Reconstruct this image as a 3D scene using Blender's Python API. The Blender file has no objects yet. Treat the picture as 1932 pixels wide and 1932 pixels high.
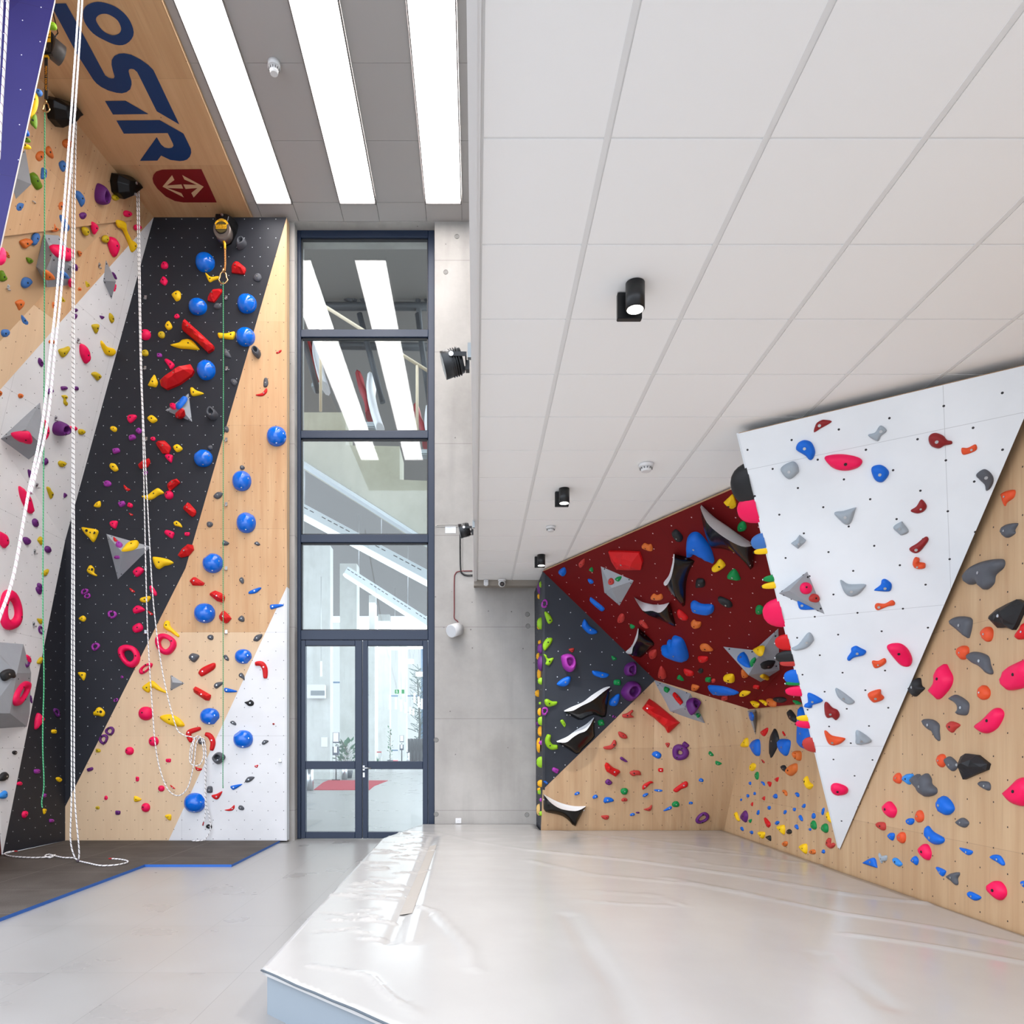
EXPOSURE, STRIP, STRIPW, SPOTW, HALLWIN, HALLW, WORLD = 0.30, 12.5, 0, 140.0, 0.8, 1500.0, 2.7
import bpy, bmesh, math, random
from mathutils import Vector, Matrix, noise
from mathutils.bvhtree import BVHTree
from mathutils.geometry import delaunay_2d_cdt, intersect_point_line
random.seed(7)
S = bpy.context.scene
COL = S.collection
PI = math.pi
# ------------------------------------------------------------------ camera model of the photograph (1932 px frame)
F, CX, CY, EYE = 1407.0, 898.0, 1403.0, 1.43
CAM = Vector((0, 0, EYE))
def ray(px, py): return Vector(((px-CX)/F, 1.0, (CY-py)/F))
def at(px, py, Y): return CAM + ray(px, py)*Y
def onz(px, py, z):
    d = ray(px, py); return CAM + d*((z-EYE)/d.z)
def onplane(px, py, p, n):
    d = ray(px, py); return CAM + d*((p-CAM).dot(n)/d.dot(n))
def tile(s, t, k):                     # crop coordinates -> frame coordinates
    return t
cam = bpy.data.objects.new('camera', bpy.data.cameras.new('camera')); COL.objects.link(cam)
cam.location = CAM; cam.rotation_euler = (PI/2, 0, 0)
cam.data.sensor_width = 36; cam.data.sensor_fit = 'HORIZONTAL'; cam.data.lens = F/1932*36
cam.data.shift_x = (966-CX)/1932; cam.data.shift_y = (CY-966)/1932
cam.data.clip_start = .05; cam.data.clip_end = 300
S.camera = cam
S.view_settings.view_transform = 'Standard'; S.view_settings.look = 'None'
S.view_settings.exposure = EXPOSURE if 'EXPOSURE' in globals() else 0.0
S.view_settings.gamma = 1.0; S.view_settings.use_curve_mapping = False
S.cycles.max_bounces = 8; S.cycles.diffuse_bounces = 5; S.cycles.glossy_bounces = 4; S.cycles.transparent_max_bounces = 12
S.cycles.use_denoising = True
S.cycles.sample_clamp_indirect = 6
# ------------------------------------------------------------------ materials
def lin(r, g, b):
    f = lambda c: (c/255/12.92) if c/255 <= .04045 else ((c/255+.055)/1.055)**2.4
    return (f(r), f(g), f(b), 1)
class NT:
    def __init__(s, name):
        s.m = bpy.data.materials.new(name); s.m.use_nodes = True; s.t = s.m.node_tree
        s.t.nodes.clear(); s.out = s.t.nodes.new('ShaderNodeOutputMaterial')
    def n(s, typ, ins=None, **kw):
        nd = s.t.nodes.new(typ)
        for k, v in kw.items(): setattr(nd, k, v)
        for k, v in (ins or {}).items():
            if isinstance(v, bpy.types.NodeSocket): s.t.links.new(v, nd.inputs[k])
            else: nd.inputs[k].default_value = v
        return nd
    def math(s, op, a, b=None, c=None):
        ins = {0: a}
        if b is not None: ins[1] = b
        if c is not None: ins[2] = c
        return s.n('ShaderNodeMath', ins, operation=op).outputs[0]
    def vmath(s, op, a, b=None):
        ins = {0: a}
        if b is not None: ins[1] = b
        nd = s.n('ShaderNodeVectorMath', ins, operation=op)
        return nd.outputs['Value'] if op == 'LENGTH' else nd.outputs[0]
    def mix(s, f, a, b):
        nd = s.n('ShaderNodeMix', data_type='RGBA')
        for k, v in ((0, f), (6, a), (7, b)):
            if isinstance(v, bpy.types.NodeSocket): s.t.links.new(v, nd.inputs[k])
            else: nd.inputs[k].default_value = v
        return nd.outputs[2]
    def ramp(s, f, a, b):
        return s.n('ShaderNodeMapRange', {0: f, 1: a, 2: b}).outputs[0]
    def end(s, shader): s.t.links.new(shader, s.out.inputs[0]); return s.m
    def pbr(s, col, rough=.5, metal=0, bump=None, bstr=.2, spec=.5, bdist=.01, coat=0):
        p = s.n('ShaderNodeBsdfPrincipled', {'Base Color': col, 'Roughness': rough, 'Metallic': metal, 'Specular IOR Level': spec, 'Coat Weight': coat})
        if bump is not None:
            b = s.n('ShaderNodeBump', {'Height': bump, 'Strength': bstr, 'Distance': bdist}); s.t.links.new(b.outputs[0], p.inputs['Normal'])
        return s.end(p.outputs[0])
MC = {}
def plain(name, rgb, rough=.5, metal=0, spec=.5, coat=0):
    if name not in MC: MC[name] = NT(name).pbr(lin(*rgb), rough, metal, spec=spec, coat=coat)
    return MC[name]
def emit(name, rgb, st):
    if name not in MC:
        t = NT(name); MC[name] = t.end(t.n('ShaderNodeEmission', {0: lin(*rgb), 1: st}).outputs[0])
    return MC[name]
def uvn(t): return t.n('ShaderNodeUVMap', uv_map='UVMap').outputs[0]
def dots(t, uv, pu, pv, r, off=(0, 0)):
    # threaded-insert holes: quincunx lattice
    def lat(ou, ov):
        q = t.vmath('ADD', uv, (ou, ov, 0)); q = t.vmath('DIVIDE', q, (pu, pv, 1)); q = t.vmath('FRACTION', q)
        q = t.vmath('SUBTRACT', q, (.5, .5, 0)); q = t.vmath('MULTIPLY', q, (pu, pv, 0))
        return t.math('LESS_THAN', t.vmath('LENGTH', q), r)
    return t.math('MAXIMUM', lat(*off), lat(off[0]+pu/2, off[1]+pv/2))
def seams(t, uv, su, sv, w):
    q = t.vmath('DIVIDE', uv, (su, sv, 1)); q = t.vmath('ADD', q, (100.5, 100.5, 0)); q = t.vmath('FRACTION', q); q = t.vmath('SUBTRACT', q, (.5, .5, 0))
    q = t.vmath('ABSOLUTE', q); q = t.vmath('MULTIPLY', q, (su, sv, 0)); x = t.n('ShaderNodeSeparateXYZ', {0: q})
    return t.math('LESS_THAN', t.math('MINIMUM', x.outputs[0], x.outputs[1]), w)
def wallmat(name, base, dot, grid=(.227, .272), r=.006, seam=(1.5, 1.5), wood=None, rough=.55, off=(0, 0), seamd=.72, spec=.3, low=None):
    t = NT(name); uv = uvn(t)
    if wood:
        n1 = t.n('ShaderNodeTexNoise', {'Vector': t.vmath('MULTIPLY', uv, (9, .55, 1)), 'Scale': 1.0, 'Detail': 5, 'Roughness': .6})
        n2 = t.n('ShaderNodeTexNoise', {'Vector': t.vmath('MULTIPLY', uv, (55, 1.6, 1)), 'Scale': 1.0, 'Detail': 3})
        n3 = t.n('ShaderNodeTexNoise', {'Vector': t.vmath('MULTIPLY', uv, (.8, .8, 1)), 'Scale': 1.0, 'Detail': 2})
        n4 = t.n('ShaderNodeTexNoise', {'Vector': t.vmath('MULTIPLY', uv, (3.5, .35, 1)), 'Scale': 1.0, 'Detail': 4, 'Roughness': .7})
        c = t.mix(t.ramp(n1.outputs[0], .35, .68), lin(*base), lin(*wood))
        c = t.mix(t.math('MULTIPLY', t.ramp(n3.outputs[0], .42, .62), .45), c, lin(*wood))
        c = t.mix(t.math('MULTIPLY', t.ramp(n2.outputs[0], .56, .8), .30), c, lin(*[int(x*.72) for x in wood]))
        c = t.mix(t.math('MULTIPLY', t.ramp(n4.outputs[0], .62, .75), .25), c, lin(*[int(x*.7) for x in wood]))
    else:
        n3 = t.n('ShaderNodeTexNoise', {'Vector': uv, 'Scale': 1.3, 'Detail': 5})
        c = t.mix(t.ramp(n3.outputs[0], .3, .75), lin(*base), lin(*[min(255, int(x*1.06)+3) for x in base]))
    if seam:
        c = t.mix(t.math('MULTIPLY', seams(t, uv, seam[0], seam[1], .0016), .5), c, lin(*[int(x*seamd*.8) for x in base]))
        # each sheet has its own tone
        cell = t.vmath('FLOOR', t.vmath('ADD', t.vmath('DIVIDE', uv, (seam[0], seam[1], 1)), (100, 100, 0)))
        wn = t.n('ShaderNodeTexWhiteNoise', {0: cell}, noise_dimensions='2D')
        if wood: c = t.mix(t.math('MULTIPLY', wn.outputs[0], .42), c, lin(*[min(255, int(x*1.10)+6) for x in base]))
    if low:                            # paler sheets in the bottom rows
        c = t.mix(t.math('MULTIPLY', t.math('LESS_THAN', t.n('ShaderNodeSeparateXYZ', {0: uv}).outputs[1], low[1]), .5), c, lin(*low[0]))
    c = t.mix(dots(t, uv, grid[0], grid[1], r, off), c, lin(*dot))
    return t.pbr(c, rough, spec=spec)
WOOD = (205, 168, 128); WOOD2 = (188, 142, 100)
M_wood = wallmat('plywood', WOOD, (70, 50, 38), wood=WOOD2, low=((238, 216, 184), 0))
M_wood2 = wallmat('plywood_boulder', (194, 163, 127), (60, 48, 42), wood=(174, 138, 102), grid=(.26, .30))
M_woodroof = wallmat('plywood_roof', (205, 165, 122), (60, 45, 35), wood=(186, 142, 100), grid=(1.2, 1.5), seam=(4, 1.28))
M_char = wallmat('charcoal_paint', (35, 37, 44), (205, 208, 212), seamd=.9)
M_char2 = wallmat('charcoal_paint_boulder', (48, 52, 60), (215, 220, 225), grid=(.30, .34), r=.007, seam=(2.4, 1.5))
M_white = wallmat('white_paint', (218, 218, 219), (70, 70, 74))
M_white2 = wallmat('white_paint_boulder', (222, 226, 229), (45, 45, 48), grid=(.30, .34), r=.0075, seam=(1.25, 1.22), seamd=.85)
M_red = wallmat('oxblood_paint', (102, 13, 15), (225, 190, 190), grid=(.30, .34), r=.007, seam=(2.4, 2.4), rough=.65, spec=.15)
M_purple = wallmat('violet_blue_paint', (38, 35, 92), (215, 215, 230), grid=(.30, .34), r=.005, seam=(3, 1.7))
M_ply = plain('plywood_edge', (196, 160, 120), .6)
def concrete(name, a, b, joint=None):
    t = NT(name); g = t.n('ShaderNodeNewGeometry').outputs['Position']
    n1 = t.n('ShaderNodeTexNoise', {'Vector': g, 'Scale': .9, 'Detail': 8, 'Roughness': .65})
    n2 = t.n('ShaderNodeTexNoise', {'Vector': t.vmath('MULTIPLY', g, (5, 5, .6)), 'Scale': 1, 'Detail': 4})
    n3 = t.n('ShaderNodeTexVoronoi', {'Vector': g, 'Scale': 5})
    c = t.mix(t.ramp(n1.outputs[0], .35, .68), lin(*a), lin(*b))
    c = t.mix(t.math('MULTIPLY', t.ramp(n2.outputs[0], .5, .7), .25), c, lin(*[int(x*.85) for x in a]))
    c = t.mix(t.math('LESS_THAN', n3.outputs['Distance'], .05), c, lin(*[int(x*.72) for x in a]))
    if joint:
        z = t.n('ShaderNodeSeparateXYZ', {0: g}).outputs[2]
        q = t.math('ABSOLUTE', t.math('SUBTRACT', t.math('FRACT', t.math('DIVIDE', t.math('SUBTRACT', z, joint[0]), joint[1])), .5))
        c = t.mix(t.math('MULTIPLY', t.math('LESS_THAN', q, .004), .35), c, lin(*[int(x*.6) for x in a]))
    return t.pbr(c, .75, bump=n1.outputs[0], bstr=.15)
M_conc = concrete('concrete', (158, 154, 149), (180, 176, 171), (3.147+.675, 1.35))
M_conc2 = concrete('concrete_lobby', (196, 198, 192), (214, 216, 212))
def floormat():
    t = NT('porcelain_floor'); g = t.n('ShaderNodeNewGeometry').outputs['Position']
    q = t.vmath('ADD', g, (2.058+60, -5.85+120, 0))
    sp = t.n('ShaderNodeSeparateXYZ', {0: q})
    def line(s, p): return t.math('ABSOLUTE', t.math('SUBTRACT', t.math('FRACT', t.math('ADD', t.math('DIVIDE', s, p), .5)), .5))
    ln = t.math('MAXIMUM', t.math('LESS_THAN', line(sp.outputs[0], .6), .0025), t.math('LESS_THAN', line(sp.outputs[1], 1.2), .0013))
    cell = t.vmath('FLOOR', t.vmath('DIVIDE', q, (.6, 1.2, 1)))
    wn = t.n('ShaderNodeTexWhiteNoise', {0: cell}, noise_dimensions='2D')
    n1 = t.n('ShaderNodeTexNoise', {'Vector': t.vmath('ADD', t.vmath('MULTIPLY', g, (1.0, 1.0, 1)), t.vmath('MULTIPLY', cell, (3.3, 1.7, 0))), 'Scale': 1.3, 'Detail': 4, 'Roughness': .5})
    c = t.mix(t.ramp(n1.outputs[0], .25, .75), lin(146, 143, 140), lin(157, 155, 153))
    c = t.mix(t.math('MULTIPLY', wn.outputs[0], .25), c, lin(150, 149, 148))
    c = t.mix(t.math('MULTIPLY', ln, .6), c, lin(96, 93, 90))
    return t.pbr(c, t.math('ADD', t.math('MULTIPLY', n1.outputs[0], .15), .22), spec=.45)
M_floor = floormat()
def tilemat():
    t = NT('ceiling_tile'); g = t.n('ShaderNodeNewGeometry').outputs['Position']
    n = t.n('ShaderNodeTexNoise', {'Vector': g, 'Scale': 260, 'Detail': 2})
    return t.pbr(lin(247, 247, 246), .85, bump=n.outputs[0], bstr=.04, spec=.1)
M_tile = tilemat()
M_grid = plain('ceiling_grid', (230, 230, 229), .6)
M_whitem = plain('white_metal', (225, 225, 225), .4)
M_steel = plain('steel', (190, 192, 195), .28, 1)
M_galv = plain('galvanised_steel', (150, 155, 156), .45, .8)
M_black = plain('black_metal', (22, 23, 25), .38)
M_blackm = plain('black_plastic', (14, 14, 15), .18)
M_frame = plain('slate_frame', (24, 40, 64), .42)
M_dark = plain('dark_hole', (18, 18, 18), .7)
def glassmat():
    t = NT('clear_glass'); fr = t.n('ShaderNodeFresnel', {0: 1.5})
    tr = t.n('ShaderNodeBsdfTransparent', {0: (.93, .97, .97, 1)}); gl = t.n('ShaderNodeBsdfGlossy', {0: (1, 1, 1, 1), 1: .02})
    mx = t.n('ShaderNodeMixShader', {0: t.math('MULTIPLY', fr.outputs[0], .75), 1: tr.outputs[0], 2: gl.outputs[0]})
    return t.end(mx.outputs[0])
M_glass = glassmat()
# ------------------------------------------------------------------ object helpers
def tag(o, label=None, cat=None, group=None, kind=None):
    for k, v in (('label', label), ('category', cat), ('group', group), ('kind', kind)):
        if v: o[k] = v
    return o
def addobj(name, mesh, mats, parent=None, smooth=False):
    if not isinstance(mats, (list, tuple)): mats = [mats]
    if isinstance(mesh, bmesh.types.BMesh):
        me = bpy.data.meshes.new(name); mesh.to_mesh(me); mesh.free()
    else: me = mesh
    for m in mats: me.materials.append(m)
    if smooth:
        for p in me.polygons: p.use_smooth = True
    o = bpy.data.objects.new(name, me); COL.objects.link(o)
    if parent: o.parent = parent
    return o
def empty(name, loc, label, cat, group=None):
    o = bpy.data.objects.new(name, None); COL.objects.link(o); o.location = loc; o.empty_display_size = .1
    return tag(o, label, cat, group)
def off(pts, o):
    return [Vector(p)-o for p in pts]
def bm_box(bm, c, s, rot=None, mi=0):
    r = bmesh.ops.create_cube(bm, size=1)['verts']
    M = Matrix.Translation(Vector(c)) @ (rot.to_4x4() if rot else Matrix.Identity(4)) @ Matrix.Diagonal((*s, 1))
    bmesh.ops.transform(bm, matrix=M, verts=r)
    if mi:
        for f in {f for v in r for f in v.link_faces}: f.material_index = mi
    return r
def box(name, c, s, mat, parent=None, rot=None, bevel=0):
    bm = bmesh.new(); bm_box(bm, c, s, rot)
    if bevel: bmesh.ops.bevel(bm, geom=bm.edges[:], offset=bevel, segments=2, affect='EDGES')
    return addobj(name, bm, mat, parent)
def bm_cyl(bm, a, b, r0, r1=None, seg=20, cap=True, mi=0):
    a, b = Vector(a), Vector(b); d = b-a
    g = bmesh.ops.create_cone(bm, cap_ends=cap, segments=seg, radius1=r0, radius2=r0 if r1 is None else r1, depth=d.length)['verts']
    M = Matrix.Translation((a+b)/2) @ d.to_track_quat('Z', 'Y').to_matrix().to_4x4()
    bmesh.ops.transform(bm, matrix=M, verts=g)
    for f in {f for v in g for f in v.link_faces}:
        f.smooth = len(f.verts) == 4; f.material_index = mi
    return g
def cyl(name, a, b, r0, mat, parent=None, r1=None, seg=20):
    bm = bmesh.new(); bm_cyl(bm, a, b, r0, r1, seg); return addobj(name, bm, mat, parent)
def catmull(pts, n=6, closed=False):
    out = []; N = len(pts)
    for i in range(N if closed else N-1):
        g = (lambda k: pts[k % N]) if closed else (lambda k: pts[max(0, min(N-1, k))])
        p0, p1, p2, p3 = g(i-1), g(i), g(i+1), g(i+2)
        for k in range(n):
            t = k/n
            out.append(.5*((2*p1)+(p2-p0)*t+(2*p0-5*p1+4*p2-p3)*t*t+(3*p1-p0-3*p2+p3)*t**3))
    if not closed: out.append(pts[-1].copy())
    return out
def bm_tube(bm, pts, r, seg=8, closed=False, mi=0):
    uvl = (bm.loops.layers.uv.get('UVMap') or bm.loops.layers.uv.new('UVMap')); pts = [Vector(p) for p in pts]; N = len(pts); rings = []; L = 0; Ls = []
    up = None
    for i, p in enumerate(pts):
        if closed: d = pts[(i+1) % N]-pts[i-1]
        else: d = pts[min(N-1, i+1)]-pts[max(0, i-1)]
        d.normalize()
        if up is None: up = d.orthogonal().normalized()
        up = (up-d*up.dot(d)).normalized(); sd = d.cross(up)
        rr = r[i] if isinstance(r, (list, tuple)) else r
        rings.append([bm.verts.new(p+(up*math.cos(2*PI*k/seg)+sd*math.sin(2*PI*k/seg))*rr) for k in range(seg)])
        if i: L += (p-pts[i-1]).length
        Ls.append(L)
    for i in range(N if closed else N-1):
        j = (i+1) % N
        for k in range(seg):
            q = (k+1) % seg
            f = bm.faces.new((rings[i][k], rings[i][q], rings[j][q], rings[j][k])); f.smooth = True; f.material_index = mi
            for lp, uv in zip(f.loops, ((k/seg, Ls[i]), ((k+1)/seg, Ls[i]), ((k+1)/seg, Ls[j] if j else L), (k/seg, Ls[j] if j else L))): lp[uvl].uv = uv
    if not closed:
        for rg in (rings[0][::-1], rings[-1]):
            f = bm.faces.new(rg); f.material_index = mi
def tube(name, pts, r, mat, parent=None, seg=8, closed=False):
    bm = bmesh.new(); bm_tube(bm, pts, r, seg, closed); return addobj(name, bm, mat, parent)
# ------------------------------------------------------------------ climbing panels; every panel also feeds the ray caster that seats holds on it
SURF = []           # (name, phrase, list of world points, normal)
def nrm(pts):
    n = Vector()
    for i in range(len(pts)):
        a, b = pts[i], pts[(i+1) % len(pts)]
        n += Vector(((a.y-b.y)*(a.z+b.z), (a.z-b.z)*(a.x+b.x), (a.x-b.x)*(a.y+b.y)))
    return n.normalized()
def panel(name, phrase, polys, mat, org=None, th=.02, uax=None, label=None, cast=True, off2=(0, 0), edge=None):
    polys = [[Vector(p) for p in q] for q in polys]
    bm = bmesh.new(); uvl = (bm.loops.layers.uv.get('UVMap') or bm.loops.layers.uv.new('UVMap')); org = Vector(org) if org else polys[0][0]
    for pts in polys:
        n = nrm(pts)
        if n.dot(CAM-pts[0]) < 0: pts.reverse(); n = -n
        if cast: SURF.append((name, phrase, pts, n))
        u = Vector(uax) if uax else Vector((0, 0, 1)).cross(n)
        u = (u-n*u.dot(n)).normalized(); v = n.cross(u)
        fv = [bm.verts.new(p) for p in pts]; f = bm.faces.new(fv)
        for lp in f.loops: lp[uvl].uv = ((lp.vert.co-org).dot(u)+off2[0], (lp.vert.co-org).dot(v)+off2[1])
        bk = [bm.verts.new(p-n*th) for p in pts]
        bm.faces.new(bk[::-1]).material_index = 1
        for i in range(len(pts)):
            j = (i+1) % len(pts); bm.faces.new((fv[j], fv[i], bk[i], bk[j])).material_index = 1
    if isinstance(mat, list):             # plywood only along the top edge
        zt_ = max(v.co.z for v in bm.verts)
        for f in bm.faces:
            if f.material_index == 1 and f.calc_center_median().z > zt_-.02: f.material_index = 2
        o = addobj(name, bm, [mat[0], edge, mat[1]])
    else: o = addobj(name, bm, [mat, edge or M_ply])
    return tag(o, label, 'wall', None, 'structure')
# ================================================================== SETTING
YB, YC, YD = 10.8, 10.98, 11.2          # climbing wall, concrete wall, door line
HI, LO = EYE+7.687, EYE+2.281           # high and low ceiling
MT = .25                                # top of the thick mat
bk = lambda px, py: at(px, py, YB)
# ---- lead climbing walls
V1, V2, T0 = bk(123, 1020), bk(123, 1586), bk(290, 410)
rate = (T0.x-V1.x)/(T0.z-V1.z)
nU = Vector((1, -.147, -rate)).normalized()
up_ = lambda px, py: onplane(px, py, T0, nU)
orgB = bk(343, 1193)
panel('wall_back_charcoal', 'the charcoal lead wall', [[bk(290, 410), bk(541, 410), bk(350, 1072), bk(123, 1522), bk(123, 1020)]], M_char, orgB, .15,
      label='charcoal painted strip of the tall lead wall under the ceiling lights')
panel('wall_back_plywood', 'the plywood lead wall', [[bk(541, 410), bk(541, 1107), bk(318, 1586), bk(123, 1586), bk(123, 1522), bk(350, 1072)]], M_wood, orgB, .15,
      label='bare plywood strip of the tall lead wall beside the glass doors')
panel('wall_back_white', 'the white lead wall', [[bk(541, 1107), bk(541, 1586), bk(318, 1586)]], M_white, orgB, .15, edge=plain('edge_white', (222, 226, 229), .5),
      label='white painted triangle at the foot of the lead wall beside the doors')
V3 = onz(5, 1611, .03); W = up_(-37, 777); W2 = up_(-37, 777)+Vector((0, -1.6, 1.0)); W3 = V3+Vector((-.3, -2.5, 0))
W2 = W+Vector((-.5, -2.2, .1))
orgL = V1
panel('wall_left_white', 'the white side wall', [[T0, V1, W], [V1, V3, W], [W, V3, W3, W2]], M_white, orgL, .04, edge=plain('edge_white', (222, 226, 229), .5),
      label='white painted band of the side wall running down beside the charcoal')
panel('wall_left_charcoal', 'the charcoal side wall', [[V1, V2, V3]], M_char, orgL, .04, label='charcoal painted triangle of the side wall in the corner behind the ropes')
Rf = lambda Y: T0+Vector((.147*(Y-YB), Y-YB, 0))
panel('wall_left_plywood', 'the plywood overhang', [[T0, W, W2+Vector((0, -.3, .5)), up_(-420, 500), Rf(5.6)]], M_wood, up_(80, 449), .04, off2=(0, .75),
      label='overhanging plywood side wall below the lettered roof')
P0, P1 = at(103, 0, 7.0), at(0, 468, 6.75)
panel('wall_prow_purple', 'the violet prow', [[at(103, -60, 7.02), at(103, 0, 7.0), P1, at(-60, 745, 6.55), at(-700, 700, 6.0), at(-700, -60, 6.6)]], M_purple, at(0, 331, 6.8), .02,
      edge=plain('pale_edge', (214, 206, 200), .6), label='violet blue overhanging prow cut off by the picture edge')
RF = EYE+(1403-410)/F*YB
rz = lambda px, py: onz(px, py, RF)
rA, rB = rz(305, 0), rz(472, 405)
yx = lambda Y: rA.x+(rB.x-rA.x)*(Y-rA.y)/(rB.y-rA.y)
panel('ceiling_plywood', 'the plywood roof', [[Rf(YB+.1), Vector((yx(YB+.1), YB+.1, RF)), Vector((yx(4), 4, RF)), Vector((-7, 4, RF)), Rf(5.6)]], M_woodroof, (yx(8.95), 9.83, RF), .08, uax=(1, 0, 0),
      label='plywood roof of the climbing wall with blue and red lettering')
panel('wall_left_red', 'the red side panel', [[onz(3, 1612, .03), onz(-3, 1540, .6)+Vector((0, 0, 0)), onz(-60, 1540, .8), onz(-60, 1640, .03)]], M_red, None, .02, cast=False,
      label='sliver of a dark red panel at the foot of the white side wall')
# ---- floor, concrete, ceilings
bm = bmesh.new(); bm_box(bm, (0, 30, -.05), (40, 90, .1))
tag(addobj('floor', bm, M_floor), 'pale grey porcelain tiled floor', 'floor', None, 'structure')
conc = bmesh.new()
xl, xr = at(556, 1500, YD).x, at(820, 1500, YC).x
zt = EYE+(1403-440)/F*YD
bm_box(conc, ((xr+8)/2, YC+.3, HI/2), (8-xr, .6, HI))
bm_box(conc, ((bk(541, 0).x-.1+xl)/2-.05, YC+.31, HI/2), (xl-bk(541, 0).x+.3, .6, HI))
bm_box(conc, ((xl+xr)/2, YC+.3, (zt+HI)/2+.01), (xr-xl+.02, .6, HI-zt))
tag(addobj('wall_back_concrete', conc, M_conc), 'board marked concrete wall around the glass doors', 'wall', None, 'structure')
bm = bmesh.new(); bm_box(bm, (xl-.13, YC-.012, .05), (.16, .024, .1)); bm_box(bm, (xl-.01, YC+.12, .05), (.02, .2, .1))
tag(addobj('baseboard_back', bm, plain('tile_skirting', (176, 172, 166), .5)), 'short grey tile skirting beside the door frame', 'skirting', None, 'structure')
# high ceiling of grey boards
ceil = bmesh.new()
x0, x1 = yx(YB), -.05
lx = [(at(483, 380, 10.6).x, at(552, 380, 10.6).x), (at(640, 380, 10.6).x, at(710, 380, 10.6).x), (at(802, 380, 10.6).x, at(871, 380, 10.6).x)]
YE = F*7.687/1021
edges = [x0]+[e for p in lx for e in p]+[x1]
rows = [YE-1.085*k for k in range(0, 11)]
g = .006
for i in range(0, len(edges), 2):
    for a, b in zip(rows[1:], rows[:-1]):
        bm_box(ceil, ((edges[i]+edges[i+1])/2, (a+b)/2, HI+.02), (edges[i+1]-edges[i]-2*g, b-a-g, .04))
xs = [x0]+[(a+b)/2 if 0 else a for p in lx for a in p for b in [0]]+[x1]
for a, b in zip(xs[:-1], xs[1:]):
    bm_box(ceil, ((a+b)/2, (YE+YC)/2, HI+.02), (b-a-g, YC-YE-g, .04))
bm_box(ceil, ((x0+x1)/2, 5.5, HI+.14), (x1-x0, 12, .1))
M_hic = plain('grey_board', (178, 173, 170), .7)
tag(addobj('ceiling_high', ceil, M_hic), 'high grey panelled ceiling between the light strips', 'ceiling', None, 'structure')
M_tube = emit('light_strip', (255, 250, 248), STRIP)
for k, ((a, b), nm) in enumerate(zip(lx, ('beside the plywood roof', 'in the middle of the high ceiling', 'beside the lowered white ceiling'))):
    r = empty('strip_light', ((a+b)/2, 5, HI), 'long glowing ceiling light strip '+nm, 'ceiling light', 'long light strips of the high ceiling')
    bm = bmesh.new(); bm_box(bm, (0, YE-5-4.2-.01, .012), (b-a-.03, 8.4, .01)); addobj('diffuser', bm, M_tube, r)
    bm = bmesh.new()
    for x in ((a-b)/2+.008, (b-a)/2-.008): bm_box(bm, (x, YE-5-4.2, .0), (.014, 8.42, .05))
    bm_box(bm, (0, YE-5-.004, 0), (b-a, .012, .05)); addobj('frame', bm, plain('strip_frame', (120, 114, 112), .5), r)
# low ceiling
bm = bmesh.new(); gx = [-.0+.012]+[.494+.6*k for k in range(0, 9)]; YL = 10.42
ry = [2.815+.6*k for k in range(-6, 13)]+[YL]; w = .012
for a, b in zip(gx[:-1], gx[1:]):
    for c, d in zip(ry[:-1], ry[1:]):
        if d-c > .06: bm_box(bm, ((a+b)/2+w/2, (c+d)/2, LO+.014), (b-a-w*1.8, d-c-.012, .02))
bm_box(bm, (2.5, 4.6, LO+.0165), (5.05, 11.7, .016), mi=1)
tag(addobj('ceiling_low', bm, [M_tile, M_grid]), 'lowered white ceiling of square tiles in a thin grid', 'ceiling', None, 'structure')
bm = bmesh.new()
for x in gx[1:]: bm_box(bm, (x, 4.6, LO+.011), (.022, 11.7, .016))
tag(addobj('trim_1', bm, M_grid), 'thin white grid bars of the lowered ceiling', 'trim', None, 'structure')
bm = bmesh.new()
bm_box(bm, (-.012, 4.7, LO+.05), (.034, 11.6, .13), mi=0); bm_box(bm, (.006, 4.7, LO-.004), (.022, 11.6, .012))
tag(addobj('trim_2', bm, M_whitem), 'white edge profile of the lowered ceiling', 'trim', None, 'structure')
bm = bmesh.new(); bm_box(bm, (.02, 5.2, (LO+.12+HI)/2), (.04, 11.6, HI-LO-.12))
tag(addobj('wall_fascia', bm, plain('grey_fascia', (120, 124, 124), .6)), 'grey edge of the bulkhead above the lowered ceiling', 'wall', None, 'structure')
bm = bmesh.new(); bm_box(bm, (.5, YL+.07, LO-.02), (1.06, .14, .11)); bm_box(bm, (.5, (YL+YC)/2, LO+.05), (1.06, YC-YL, .05))
tag(addobj('trim_3', bm, plain('bulkhead_end', (142, 134, 124), .7)), 'brown grey end strip closing the lowered ceiling', 'trim', None, 'structure')
# ---- boulder walls
C1 = onz(1024, 1078, LO-.035); R2 = onz(1395, 917, LO-.035); XW = 3.39
wr = lambda px, py: CAM+ray(px, py)*(XW/((px-CX)/F))
C4 = wr(1415, 1338); K = onz(1370, 1566, MT); nR = (R2-C1).cross(C4-C1).normalized()
rd = lambda px, py: onplane(px, py, C1, nR)
C2 = rd(1236, 1283); B0 = onz(1021, 1566, MT); F0 = onz(1231, 1566, MT)
C3 = at(1024, 1490, C1.y+(B0.y-C1.y)*.88)
R3, C5 = rd(1450, 888), rd(1545, 1325)
dn = Vector((0, 0, -MT))
def patch(a, b, c, d, m=8):          # gently twisted sheet between four corners
    g_ = [[a.lerp(b, j/m).lerp(d.lerp(c, j/m), i/m) for j in range(m+1)] for i in range(m+1)]
    return [[g_[i][j], g_[i][j+1], g_[i+1][j+1], g_[i+1][j]] for i in range(m) for j in range(m)]
panel('wall_boulder_charcoal', 'the charcoal boulder wall', [[C1, C2, C3]], M_char2, C3, .03, edge=plain('edge_charcoal', (46, 50, 58), .5), label='charcoal painted triangle of the boulder wall beside the concrete')
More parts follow.
